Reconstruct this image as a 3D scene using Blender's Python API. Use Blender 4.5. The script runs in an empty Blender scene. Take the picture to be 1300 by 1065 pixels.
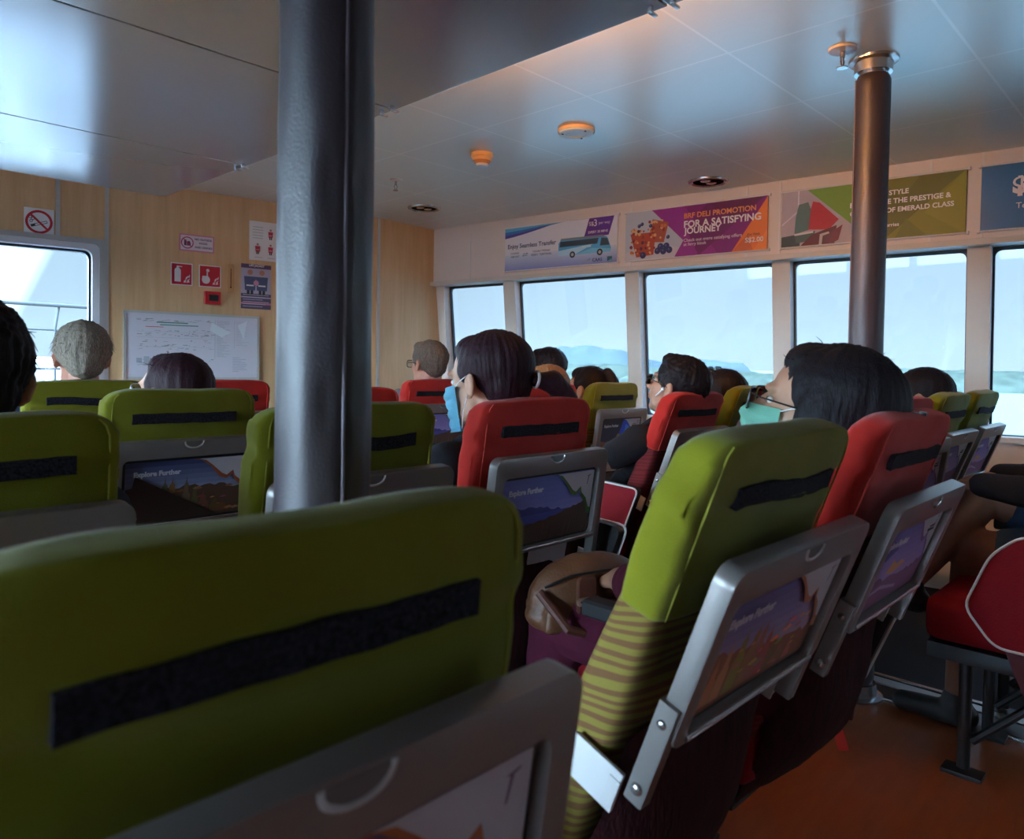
import bpy, bmesh, math, random
from math import sin, cos, pi, radians, sqrt
from mathutils import Vector, Matrix, noise
random.seed(7)
S = bpy.context.scene
COL = S.collection
V = Vector
H = 1.12                                   # eye height above the cabin floor

# ---------------------------------------------------------------- camera
F = 933.0; PIT = radians(-1.41); ROL = 0.0166; YAW = 0.8023
fh = V((sin(YAW), cos(YAW), 0)); rt = V((cos(YAW), -sin(YAW), 0)); zz = V((0, 0, 1))
fw = fh*cos(PIT) + zz*sin(PIT); u1 = -fh*sin(PIT) + zz*cos(PIT)
e1 = rt*cos(ROL) + u1*sin(ROL); eu = u1*cos(ROL) - rt*sin(ROL)
cd = bpy.data.cameras.new('camera'); cam = bpy.data.objects.new('camera', cd); COL.objects.link(cam)
cd.sensor_width = 36; cd.sensor_fit = 'HORIZONTAL'; cd.lens = 36*F/1300; cd.shift_y = -45/1300
cd.clip_start = 0.02; cd.clip_end = 6000
M = Matrix((e1, eu, -fw)).transposed().to_4x4(); M.translation = V((0, 0, H)); cam.matrix_world = M
cd.dof.use_dof = True; cd.dof.focus_distance = 2.6; cd.dof.aperture_fstop = 7.0
S.camera = cam

# ---------------------------------------------------------------- view
S.view_settings.view_transform = 'Standard'; S.view_settings.look = 'None'
S.view_settings.gamma = 1; S.view_settings.use_curve_mapping = False
S.view_settings.exposure = 0.52

# ---------------------------------------------------------------- world: hazy daylight sky
w = bpy.data.worlds.new('sky'); S.world = w; w.use_nodes = True
nt = w.node_tree; nt.nodes.clear()
def N(t, ty, **k):
    n = t.nodes.new(ty)
    for a, b in k.items():
        if a in n.inputs: n.inputs[a].default_value = b
        else: setattr(n, a, b)
    return n
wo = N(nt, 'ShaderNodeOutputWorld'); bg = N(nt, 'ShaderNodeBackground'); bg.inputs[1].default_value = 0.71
tc = N(nt, 'ShaderNodeTexCoord'); sx = N(nt, 'ShaderNodeSeparateXYZ')
nt.links.new(tc.outputs['Generated'], sx.inputs[0])
r1 = N(nt, 'ShaderNodeValToRGB'); r1.color_ramp.elements[0].position = 0.0
r1.color_ramp.elements[0].color = (0.66, 0.86, 1.04, 1)
r1.color_ramp.elements[1].position = 0.6; r1.color_ramp.elements[1].color = (0.44, 0.68, 0.98, 1)
e = r1.color_ramp.elements.new(0.22); e.color = (0.55, 0.79, 1.04, 1)
nt.links.new(sx.outputs['Z'], r1.inputs[0])
# unseen port half of the sky boosted far above the rest to light the cabin
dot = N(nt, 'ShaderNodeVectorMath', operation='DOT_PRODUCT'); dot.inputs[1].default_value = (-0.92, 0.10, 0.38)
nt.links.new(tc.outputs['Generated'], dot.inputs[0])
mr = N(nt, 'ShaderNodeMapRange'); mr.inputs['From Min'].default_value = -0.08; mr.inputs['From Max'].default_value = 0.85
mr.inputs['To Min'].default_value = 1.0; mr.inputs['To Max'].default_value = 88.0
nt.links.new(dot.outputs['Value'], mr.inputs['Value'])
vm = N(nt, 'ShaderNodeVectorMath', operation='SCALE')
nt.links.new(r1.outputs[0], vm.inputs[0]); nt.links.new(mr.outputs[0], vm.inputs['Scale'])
# extra brightness added to the high sky, out of view, for light inside
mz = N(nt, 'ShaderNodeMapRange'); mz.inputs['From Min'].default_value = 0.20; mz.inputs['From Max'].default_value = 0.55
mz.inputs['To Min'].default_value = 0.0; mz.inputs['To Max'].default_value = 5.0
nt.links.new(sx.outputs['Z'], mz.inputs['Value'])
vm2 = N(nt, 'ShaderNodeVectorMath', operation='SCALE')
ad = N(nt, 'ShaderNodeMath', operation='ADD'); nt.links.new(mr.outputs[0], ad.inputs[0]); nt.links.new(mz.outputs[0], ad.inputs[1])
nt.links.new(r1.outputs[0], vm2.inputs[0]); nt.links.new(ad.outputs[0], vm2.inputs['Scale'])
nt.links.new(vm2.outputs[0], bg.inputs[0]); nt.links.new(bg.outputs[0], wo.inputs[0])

# ---------------------------------------------------------------- materials
MATS = {}
def mat(name, col, rough=0.6, metal=0.0, bump=0.0, bscale=200.0, var=0.0, vscale=8.0, spec=0.5, stretch=None, sheen=0.0, emit=None, es=0.0, col2=None, vdet=3):
    if name in MATS: return MATS[name]
    m = bpy.data.materials.new(name); m.use_nodes = True; t = m.node_tree
    b = t.nodes['Principled BSDF']
    b.inputs['Base Color'].default_value = (*col, 1); b.inputs['Roughness'].default_value = rough
    b.inputs['Metallic'].default_value = metal; b.inputs['Specular IOR Level'].default_value = spec
    if sheen: b.inputs['Sheen Weight'].default_value = sheen
    if emit: b.inputs['Emission Color'].default_value = (*emit, 1); b.inputs['Emission Strength'].default_value = es
    if bump or var or col2:
        c = N(t, 'ShaderNodeTexCoord'); mp = N(t, 'ShaderNodeMapping')
        if stretch: mp.inputs['Scale'].default_value = stretch
        t.links.new(c.outputs['Object'], mp.inputs[0])
    if var or col2:
        n = N(t, 'ShaderNodeTexNoise'); n.inputs['Scale'].default_value = vscale; n.inputs['Detail'].default_value = vdet
        t.links.new(mp.outputs[0], n.inputs['Vector'])
        mx = N(t, 'ShaderNodeMix', data_type='RGBA')
        c2 = col2 if col2 else tuple(x*(1-var) for x in col)
        mx.inputs[6].default_value = (*c2, 1); mx.inputs[7].default_value = (*col, 1)
        rr = N(t, 'ShaderNodeMapRange'); rr.inputs['From Min'].default_value = 0.35; rr.inputs['From Max'].default_value = 0.65
        t.links.new(n.outputs[0], rr.inputs['Value']); t.links.new(rr.outputs[0], mx.inputs[0])
        t.links.new(mx.outputs[2], b.inputs['Base Color'])
    if bump:
        n2 = N(t, 'ShaderNodeTexNoise'); n2.inputs['Scale'].default_value = bscale; n2.inputs['Detail'].default_value = 4
        t.links.new(mp.outputs[0], n2.inputs['Vector'])
        bp = N(t, 'ShaderNodeBump'); bp.inputs['Strength'].default_value = bump; bp.inputs['Distance'].default_value = 0.002
        t.links.new(n2.outputs[0], bp.inputs['Height']); t.links.new(bp.outputs[0], b.inputs['Normal'])
    MATS[name] = m
    return m
GREEN = mat('green_cover', (0.185, 0.182, 0.007), 0.9, bump=0.35, bscale=500, var=0.12, vscale=14, sheen=0.15, spec=0.2)
RED = mat('red_cover', (0.53, 0.024, 0.018), 0.9, bump=0.35, bscale=500, var=0.12, vscale=14, sheen=0.15, spec=0.2)
GREENP = mat('green_piping', (0.26, 0.26, 0.02), 0.8)
REDP = mat('red_piping', (0.72, 0.07, 0.05), 0.8)
VELCRO = mat('hook_strip', (0.030, 0.028, 0.040), 0.9, bump=1.0, bscale=350, col2=(0.004, 0.004, 0.007), vscale=260, spec=0.2)
GREY = mat('tray_plastic', (0.235, 0.212, 0.205), 0.32, metal=0.35, bump=0.05, bscale=900)
SILV = mat('silver_trim', (0.50, 0.50, 0.52), 0.25, metal=0.9)
PALEP = mat('pale_plastic', (0.50, 0.49, 0.49), 0.45)
BLACKP = mat('black_plastic', (0.012, 0.012, 0.014), 0.35)
DARKMET = mat('dark_metal', (0.035, 0.034, 0.036), 0.45, metal=0.6)
MAROON = mat('maroon_net', (0.075, 0.008, 0.014), 0.95, bump=1.0, bscale=60, var=0.4, vscale=30, stretch=(3, 3, 0.5))
REDLEA = mat('red_leatherette', (0.26, 0.006, 0.014), 0.7, spec=0.2, bump=0.6, bscale=260)
WHITE = mat('white_trim', (0.72, 0.72, 0.72), 0.4)
def zebra(name, a, b_):
    m = bpy.data.materials.new(name); m.use_nodes = True; t = m.node_tree; b = t.nodes['Principled BSDF']
    c = N(t, 'ShaderNodeTexCoord'); mp = N(t, 'ShaderNodeMapping'); mp.inputs['Scale'].default_value = (14, 14, 60)
    mp.inputs['Rotation'].default_value = (0.35, 0, 0)
    t.links.new(c.outputs['Object'], mp.inputs[0])
    wv = N(t, 'ShaderNodeTexWave', bands_direction='Z'); wv.inputs['Scale'].default_value = 0.42; wv.inputs['Distortion'].default_value = 15
    wv.inputs['Detail'].default_value = 1.5; wv.inputs['Detail Scale'].default_value = 0.55
    t.links.new(mp.outputs[0], wv.inputs['Vector'])
    r = N(t, 'ShaderNodeValToRGB'); r.color_ramp.elements[0].position = 0.42; r.color_ramp.elements[0].color = (*a, 1)
    r.color_ramp.elements[1].position = 0.52; r.color_ramp.elements[1].color = (*b_, 1)
    t.links.new(wv.outputs[0], r.inputs[0]); t.links.new(r.outputs[0], b.inputs['Base Color'])
    b.inputs['Roughness'].default_value = 0.9
    return m
ZEBRA = zebra('striped_green_upholstery', (0.12, 0.050, 0.014), (0.17, 0.13, 0.016))
ZEBRAR = zebra('striped_red_upholstery', (0.13, 0.010, 0.014), (0.19, 0.014, 0.02))
def wood(name, a, b_, rough=0.45, sc=(9, 9, 0.7), grain=2.5):
    m = bpy.data.materials.new(name); m.use_nodes = True; t = m.node_tree; b = t.nodes['Principled BSDF']
    c = N(t, 'ShaderNodeTexCoord'); mp = N(t, 'ShaderNodeMapping'); mp.inputs['Scale'].default_value = sc
    t.links.new(c.outputs['Object'], mp.inputs[0])
    n = N(t, 'ShaderNodeTexNoise'); n.inputs['Scale'].default_value = grain; n.inputs['Detail'].default_value = 7; n.inputs['Roughness'].default_value = 0.65
    t.links.new(mp.outputs[0], n.inputs['Vector'])
    r = N(t, 'ShaderNodeValToRGB'); r.color_ramp.elements[0].position = 0.3; r.color_ramp.elements[0].color = (*a, 1)
    r.color_ramp.elements[1].position = 0.7; r.color_ramp.elements[1].color = (*b_, 1)
    t.links.new(n.outputs[0], r.inputs[0]); t.links.new(r.outputs[0], b.inputs['Base Color'])
    b.inputs['Roughness'].default_value = rough
    return m
WOOD = wood('beech_laminate', (0.60, 0.37, 0.18), (0.72, 0.48, 0.26))
ORANGE_FLOOR = wood('orange_vinyl', (0.27, 0.060, 0.018), (0.34, 0.085, 0.028), 0.3, (1.2, 9, 1), 4)
CARPET = mat('dark_carpet', (0.020, 0.014, 0.016), 0.98, bump=1, bscale=300)
PANELW = mat('cream_panel', (0.72, 0.66, 0.61), 0.45)
MULL = mat('window_post_cream', (0.62, 0.60, 0.55), 0.5)
REVEAL = mat('reveal_white', (0.72, 0.75, 0.78), 0.35)
GASKET = mat('black_gasket', (0.02, 0.025, 0.04), 0.5)
ALU = mat('aluminium_strip', (0.50, 0.51, 0.50), 0.4, metal=0.3)
DROP = mat('lacquered_ceiling_sheet', (0.38, 0.37, 0.385), 0.20, metal=0.5, spec=0.6)
PAPER = mat('white_paper', (0.78, 0.77, 0.76), 0.5)
INK = mat('black_ink', (0.03, 0.03, 0.04), 0.6)

def ceiling_mat():
    m = bpy.data.materials.new('ceiling_tiles'); m.use_nodes = True; t = m.node_tree; b = t.nodes['Principled BSDF']
    c = N(t, 'ShaderNodeTexCoord'); sp = N(t, 'ShaderNodeSeparateXYZ'); t.links.new(c.outputs['Object'], sp.inputs[0])
    outs = []
    for ax, off in (('X', 2.281), ('Y', 0.623)):
        a = N(t, 'ShaderNodeMath', operation='SUBTRACT'); a.inputs[1].default_value = off - 60.0; t.links.new(sp.outputs[ax], a.inputs[0])
        d = N(t, 'ShaderNodeMath', operation='MODULO'); d.inputs[1].default_value = 0.6; t.links.new(a.outputs[0], d.inputs[0])
        e = N(t, 'ShaderNodeMath', operation='SUBTRACT'); e.inputs[1].default_value = 0.3; t.links.new(d.outputs[0], e.inputs[0])
        f = N(t, 'ShaderNodeMath', operation='ABSOLUTE'); t.links.new(e.outputs[0], f.inputs[0])
        g = N(t, 'ShaderNodeMath', operation='GREATER_THAN'); g.inputs[1].default_value = 0.2955; t.links.new(f.outputs[0], g.inputs[0])
        outs.append(g)
    mx = N(t, 'ShaderNodeMath', operation='MAXIMUM'); t.links.new(outs[0].outputs[0], mx.inputs[0]); t.links.new(outs[1].outputs[0], mx.inputs[1])
    cm = N(t, 'ShaderNodeMix', data_type='RGBA'); cm.inputs[6].default_value = (0.68, 0.71, 0.66, 1); cm.inputs[7].default_value = (0.82, 0.83, 0.78, 1)
    t.links.new(mx.outputs[0], cm.inputs[0]); t.links.new(cm.outputs[2], b.inputs['Base Color'])
    b.inputs['Roughness'].default_value = 0.30; b.inputs['Specular IOR Level'].default_value = 0.8; b.inputs['Metallic'].default_value = 0.12
    iv = N(t, 'ShaderNodeMath', operation='SUBTRACT'); iv.inputs[0].default_value = 1.0; t.links.new(mx.outputs[0], iv.inputs[1])
    bp = N(t, 'ShaderNodeBump'); bp.inputs['Strength'].default_value = 0.3; bp.inputs['Distance'].default_value = 0.002
    t.links.new(iv.outputs[0], bp.inputs['Height']); t.links.new(bp.outputs[0], b.inputs['Normal'])
    return m
CEIL = ceiling_mat()
def glass_mat(name, tint=(0.93, 0.97, 0.98), f=1.0):
    m = bpy.data.materials.new(name); m.use_nodes = True; t = m.node_tree; t.nodes.clear()
    o = N(t, 'ShaderNodeOutputMaterial'); tr = N(t, 'ShaderNodeBsdfTransparent'); tr.inputs[0].default_value = (*tint, 1)
    g = N(t, 'ShaderNodeBsdfGlossy'); g.inputs['Roughness'].default_value = 0.01
    fr = N(t, 'ShaderNodeFresnel'); fr.inputs['IOR'].default_value = 1.4
    mx = N(t, 'ShaderNodeMixShader'); t.links.new(fr.outputs[0], mx.inputs[0]); t.links.new(tr.outputs[0], mx.inputs[1]); t.links.new(g.outputs[0], mx.inputs[2])
    t.links.new(mx.outputs[0], o.inputs[0]); return m
GLASS = glass_mat('window_glass'); LENS = glass_mat('spectacle_lens', (0.9, 0.92, 0.93))

# ---------------------------------------------------------------- helpers
def fin(bm, name, m, parent=None, smooth=True, M=None, angle=40, recalc=True):
    if M is not None: bmesh.ops.transform(bm, matrix=M, verts=bm.verts)
    if recalc: bmesh.ops.recalc_face_normals(bm, faces=bm.faces)
    me = bpy.data.meshes.new(name); bm.to_mesh(me); bm.free()
    for x in (m if isinstance(m, (list, tuple)) else [m]): me.materials.append(x)
    if smooth:
        for p in me.polygons: p.use_smooth = True
        try: me.set_sharp_from_angle(angle=radians(angle))
        except Exception: pass
    o = bpy.data.objects.new(name, me); COL.objects.link(o)
    if parent: o.parent = parent
    return o
def tag(o, label=None, cat=None, group=None, kind=None):
    if label: o['label'] = label
    if cat: o['category'] = cat
    if group: o['group'] = group
    if kind: o['kind'] = kind
    return o
def empty(name, loc=(0, 0, 0), rz=0, label=None, cat=None, group=None, kind=None):
    o = bpy.data.objects.new(name, None); COL.objects.link(o); o.empty_display_size = 0.1
    o.location = loc; o.rotation_euler = (0, 0, rz)
    return tag(o, label, cat, group, kind)
def box(bm, c, s, bev=0.0, seg=2, M=None):
    r = bmesh.ops.create_cube(bm, size=1.0); vs = r['verts']
    bmesh.ops.scale(bm, vec=s, verts=vs); bmesh.ops.translate(bm, vec=c, verts=vs)
    if bev > 0:
        es = list({e for v in vs for e in v.link_edges})
        r = bmesh.ops.bevel(bm, geom=es, offset=bev, segments=seg, profile=0.7, affect='EDGES')
        vs = [v for v in r['verts']] if M else vs
    if M is not None:
        fs = {v for v in vs if v.is_valid}
        bmesh.ops.transform(bm, matrix=M, verts=list(fs))
def B(c, s, bev=0.0, seg=2):
    bm = bmesh.new(); box(bm, c, s, bev, seg); return bm
def rrect(w, h, r, n=5, cx=0, cy=0):
    p = []
    for k, (sx_, sy_) in enumerate(((1, 1), (-1, 1), (-1, -1), (1, -1))):
        for i in range(n+1):
            a = pi/2*(k + i/n)
            p.append((cx + sx_*(w/2-r) + r*cos(a), cy + sy_*(h/2-r) + r*sin(a)))
    return p
def prism(bm, pts, y0, y1, axes='xz', bev=0.0):
    def mk(u, v, d):
        return V({'xz': (u, d, v), 'yz': (d, u, v), 'xy': (u, v, d)}[axes])
    a = [bm.verts.new(mk(u, v, y0)) for u, v in pts]; b = [bm.verts.new(mk(u, v, y1)) for u, v in pts]
    n = len(pts); f1 = bm.faces.new(a); f2 = bm.faces.new(b[::-1])
    for i in range(n): bm.faces.new((a[i], b[i], b[(i+1) % n], a[(i+1) % n]))
    if bev > 0:
        bmesh.ops.recalc_face_normals(bm, faces=bm.faces)
        es = list(f1.edges) + list(f2.edges)
        bmesh.ops.bevel(bm, geom=es, offset=bev, segments=2, profile=0.7, affect='EDGES')
def ring(bm, outer, inner, y0, y1, axes='xz'):
    def mk(u, v, d):
        return V({'xz': (u, d, v), 'yz': (d, u, v), 'xy': (u, v, d)}[axes])
    L = [[bm.verts.new(mk(u, v, d)) for u, v in p] for p, d in ((outer, y0), (outer, y1), (inner, y1), (inner, y0))]
    n = len(outer)
    for k in range(4):
        a, b = L[k], L[(k+1) % 4]
        for i in range(n): bm.faces.new((a[i], b[i], b[(i+1) % n], a[(i+1) % n]))
def tube(bm, pts, r, n=8, cap=True, radii=None):
    pts = [V(p) for p in pts]; rings = []
    for i, p in enumerate(pts):
        d = (pts[min(i+1, len(pts)-1)] - pts[max(i-1, 0)]).normalized()
        a = d.orthogonal().normalized() if i == 0 else (rings_a - d*rings_a.dot(d)).normalized()
        rings_a = a; b = d.cross(a); rr = radii[i] if radii else r
        rings.append([bm.verts.new(p + (a*cos(2*pi*k/n) + b*sin(2*pi*k/n))*rr) for k in range(n)])
    for x, y in zip(rings, rings[1:]):
        for k in range(n): bm.faces.new((x[k], x[(k+1) % n], y[(k+1) % n], y[k]))
    if cap: bm.faces.new(rings[0][::-1]); bm.faces.new(rings[-1])
def lathe(bm, prof, n=32, c=(0, 0, 0), axis='z'):
    R = []
    for r, z in prof:
        R.append([bm.verts.new((c[0]+r*cos(2*pi*k/n), c[1]+r*sin(2*pi*k/n), c[2]+z)) for k in range(n)] if r > 1e-6 else [bm.verts.new((c[0], c[1], c[2]+z))])
    for a, b in zip(R, R[1:]):
        if len(a) == 1 and len(b) == 1: continue
        for k in range(n):
            if len(a) == 1: bm.faces.new((a[0], b[k], b[(k+1) % n]))
            elif len(b) == 1: bm.faces.new((a[k], a[(k+1) % n], b[0]))
            else: bm.faces.new((a[k], a[(k+1) % n], b[(k+1) % n], b[k]))
    for e in (R[0], R[-1]):
        if len(e) > 1:
            try: bm.faces.new(e)
            except Exception: pass
def ell(bm, c, r, M=None, seg=20):
    c = V(c); nv = seg//2+2; R = []
    def mk(x, y, z):
        p = V((x*r[0], y*r[1], z*r[2]))
        return bm.verts.new(c + (M @ p if M is not None else p))
    for i in range(nv+1):
        t = pi*i/nv
        if i in (0, nv): R.append([mk(0, 0, cos(t))])
        else: R.append([mk(sin(t)*cos(2*pi*k/seg), sin(t)*sin(2*pi*k/seg), cos(t)) for k in range(seg)])
    for a, b in zip(R, R[1:]):
        for k in range(seg):
            k2 = (k+1) % seg
            if len(a) == 1: bm.faces.new((a[0], b[k], b[k2]))
            elif len(b) == 1: bm.faces.new((a[k], b[0], a[k2]))
            else: bm.faces.new((a[k], b[k], b[k2], a[k2]))
def cap(bm, a, b, ra, rb, n=14):
    a, b = V(a), V(b); d = b-a
    ell(bm, a, (ra,)*3, seg=n); ell(bm, b, (rb,)*3, seg=n)
    if d.length > 1e-5:
        x = d.orthogonal().normalized(); y = d.normalized().cross(x)
        A = [bm.verts.new(a + (x*cos(2*pi*k/n) + y*sin(2*pi*k/n))*ra) for k in range(n)]
        C = [bm.verts.new(b + (x*cos(2*pi*k/n) + y*sin(2*pi*k/n))*rb) for k in range(n)]
        for k in range(n): bm.faces.new((A[k], A[(k+1) % n], C[(k+1) % n], C[k]))
        bm.faces.new(A[::-1]); bm.faces.new(C)
def remesh(bm, vox, smooth=4):
    me = bpy.data.meshes.new('tmp'); bm.to_mesh(me); bm.free()
    o = bpy.data.objects.new('tmp', me); COL.objects.link(o)
    m = o.modifiers.new('r', 'REMESH'); m.mode = 'VOXEL'; m.voxel_size = vox
    if smooth: s = o.modifiers.new('s', 'SMOOTH'); s.factor = 0.5; s.iterations = smooth
    dg = bpy.context.evaluated_depsgraph_get(); dg.update()
    r = bpy.data.meshes.new_from_object(o.evaluated_get(dg))
    bpy.data.objects.remove(o); bpy.data.meshes.remove(me)
    out = bmesh.new(); out.from_mesh(r); bpy.data.meshes.remove(r)
    return out
def superloft(bm, levels, n=44, p=5.0):
    """levels: (x, y, z, half_w, half_t) or with a local power; rings in XY"""
    R = []
    for L in levels:
        x, y, z, a, b = L[:5]; q = L[5] if len(L) > 5 else p; row = []
        for k in range(n):
            t = 2*pi*(k+0.5)/n; c, s_ = cos(t), sin(t)
            row.append(bm.verts.new((x + a*math.copysign(abs(c)**(2/q), c), y + b*math.copysign(abs(s_)**(2/q), s_), z)))
        R.append(row)
    for a, b in zip(R, R[1:]):
        for k in range(n): bm.faces.new((a[k], a[(k+1) % n], b[(k+1) % n], b[k]))
    bm.faces.new(R[0][::-1]); bm.faces.new(R[-1])
    return R

# flat graphics: right = local x, up = local y, local z = towards the viewer
def frame(o, right, up=(0, 0, 1)):
    right = V(right).normalized(); up = V(up).normalized(); n = right.cross(up)
    m = Matrix((right, up, n)).transposed().to_4x4(); m.translation = V(o); return m
def flatcol(c, rough=0.5):
    c = tuple(round(x, 3) for x in c)
    return mat('print_%s' % '_'.join('%d' % (x*255) for x in c), c, rough)
def graphic(name, polys, parent, M, z0=0.0, dz=0.0003):
    """polys: list of (points, colour); one mesh with one slot per colour"""
    bm = bmesh.new(); cols = []
    for i, (pts, c) in enumerate(polys):
        if c not in cols: cols.append(c)
        zz_ = z0 + dz*(i+1)
        a = [bm.verts.new((u, v, zz_)) for u, v in pts]; 
        f = bm.faces.new(a); f.material_index = cols.index(c)
    bmesh.ops.triangulate(bm, faces=[f for f in bm.faces if len(f.verts) > 4])
    bm.normal_update()
    for f in bm.faces:
        if f.normal.z < 0: f.normal_flip()
    return fin(bm, name, [flatcol(c) for c in cols], parent, smooth=False, M=M, recalc=False)
def text(name, body, x, y, width, mt, parent, M, size=0.05, bold=0.0, height=None, z=0.004, align='LEFT', shear=0.0):
    cu = bpy.data.curves.new('t', 'FONT'); cu.body = body; cu.size = size; cu.offset = bold*0.22; cu.extrude = 0.0002; cu.align_x = 'LEFT'; cu.shear = shear
    cu.resolution_u = 3
    o = bpy.data.objects.new('t', cu); COL.objects.link(o)
    dg = bpy.context.evaluated_depsgraph_get(); dg.update()
    me = bpy.data.meshes.new_from_object(o.evaluated_get(dg)); bpy.data.objects.remove(o)
    xs = [v.co.x for v in me.vertices]; ys = [v.co.y for v in me.vertices]
    w0 = max(xs)-min(xs); h0 = max(ys)-min(ys); sx_ = width/w0 if width else 1
    sy_ = (height/h0) if height else sx_
    for v in me.vertices: v.co = V(((v.co.x-min(xs))*sx_ + x, (v.co.y-min(ys))*sy_ + y, z + v.co.z))
    me.transform(M); me.materials.clear(); me.materials.append(mt)
    me.name = name; ob = bpy.data.objects.new(name, me); COL.objects.link(ob); ob.parent = parent
    return ob
def sheet(name, w, h, mt, M, label, cat, t=0.003, group=None, parent=None, nm=None):
    """a thin board w x h, its lower left corner at M's origin; front face at z = t"""
    bm = B((w/2, h/2, t/2), (w, h, t), min(0.001, t/3), 1)
    o = fin(bm, name, mt, parent, M=None, smooth=False)
    o.matrix_world = M
    if label: tag(o, label, cat, group)
    return o
I4 = Matrix.Identity(4)
def struct(name, bm, m, smooth=False, M=None): return tag(fin(bm, name, m, None, smooth, M), kind='structure')
# ================================================================ the cabin shell
CZ = 2.18
MIR = Matrix.Translation((-1.12, 0, 0)) @ Matrix.Scale(-1, 4, (1, 0, 0))   # port side mirrors starboard
WM = frame((3.734, 4.494, 0), (cos(radians(-84.2)), sin(radians(-84.2)), 0))   # x aft along the wall, y up, z inboard
def quadprism(bm, a, b):
    """a, b: two 4-point loops"""
    A = [bm.verts.new(p) for p in a]; Bv = [bm.verts.new(p) for p in b]
    bm.faces.new(A); bm.faces.new(Bv[::-1])
    for i in range(4): bm.faces.new((A[i], Bv[i], Bv[(i+1) % 4], A[(i+1) % 4]))
SL = 0.11
def oo(z): return -(0.03 + SL*(1.74 - z))          # inboard coordinate of the sloping plane
posts = [(0.685, 0.79), (1.70, 1.80), (2.65, 2.75), (3.60, 3.70), (4.55, 7.72)]  # last span is solid: unseen aft windows closed to keep light off seat backs
SILL = 0.80
def side_wall(mir, sd, n0):
    T = mir @ WM
    bm = bmesh.new()
    box(bm, (3.86, (1.765+CZ)/2, -0.03), (7.72, CZ-1.765, 0.06))
    # lower wall under the sill
    quadprism(bm, [(-0.05, SILL, oo(SILL)), (7.72, SILL, oo(SILL)), (7.72, SILL, oo(SILL)-0.12), (-0.05, SILL, oo(SILL)-0.12)],
                  [(-0.05, 0, oo(0.3)), (7.72, 0, oo(0.3)), (7.72, 0, oo(0.3)-0.12), (-0.05, 0, oo(0.3)-0.12)])
    struct('wall_' + sd, bm, PANELW, M=T)
    bm = bmesh.new(); box(bm, (3.83, 1.752, -0.05), (7.78, 0.032, 0.17), 0.004)
    struct('trim_%d' % n0, bm, MULL, M=T)
    bm = bmesh.new(); box(bm, (3.83, SILL, oo(SILL)-0.045), (7.78, 0.03, 0.15), 0.006)
    struct('trim_%d' % (n0+1), bm, REVEAL, M=T)
    for x in (0.385, 1.45, 1.62, 2.42, 2.60, 3.42, 3.62, 4.6):
        pass
    bm = bmesh.new()
    for x in (0.385, 1.585, 1.755, 2.51, 2.70, 3.44, 3.66, 4.5): box(bm, (x, (1.77+CZ)/2, 0.002), (0.012, CZ-1.77, 0.005))
    struct('trim_%d' % (n0+2), bm, WHITE, M=T)
    prev = 0.09
    bm = bmesh.new()
    quadprism(bm, [(-0.05, 1.74, oo(1.74)), (0.09, 1.74, oo(1.74)), (0.09, 1.74, oo(1.74)-0.09), (-0.05, 1.74, oo(1.74)-0.09)],
                  [(-0.05, SILL, oo(SILL)), (0.07, SILL, oo(SILL)), (0.07, SILL, oo(SILL)-0.09), (-0.05, SILL, oo(SILL)-0.09)])
    struct('trim_%d' % (n0+3), bm, PANELW, M=T)
    for i, (a, b) in enumerate(posts):
        bm = bmesh.new()
        for z0, z1, dx in ((SILL, 1.74, 0.0),):
            quadprism(bm, [(a, z0, oo(z0)), (b, z0, oo(z0)), (b, z0, oo(z0)-0.09), (a, z0, oo(z0)-0.09)],
                          [(a, z1, oo(z1)), (b, z1, oo(z1)), (b, z1, oo(z1)-0.09), (a, z1, oo(z1)-0.09)])
        for f in bm.faces: pass
        o = struct('trim_%d' % (n0+4+i), bm, [MULL, REVEAL], M=T)
        tn = (T.to_3x3() @ V((1, 0, 0))).normalized()
        for p in o.data.polygons:
            if abs(p.normal.dot(tn)) > 0.9: p.material_index = 1
        # the window in front of this post
        w0, w1 = prev, a; prev = b
        ex = empty('window_%d' % (i+1+(0 if sd == 'right' else 20)), kind='structure')
        cxw, ww_, zc, hh = (w0+w1)/2, w1-w0, (SILL+1.74)/2, 1.74-SILL
        Tm = T @ Matrix.Translation((cxw, zc, oo(zc)-0.075)) @ Matrix.Rotation(math.atan(SL), 4, 'X')
        bm = bmesh.new(); ring(bm, rrect(ww_+0.01, hh+0.02, 0.004), rrect(ww_-0.020, hh-0.035, 0.03), -0.008, 0.012, 'xy')
        fin(bm, 'gasket', GASKET, ex, M=Tm)
        fin(B((0, 0, 0), (ww_, hh, 0.005)), 'pane', GLASS, ex, M=Tm, smooth=False)
side_wall(I4, 'right', 1)
side_wall(MIR, 'left', 21)

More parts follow.
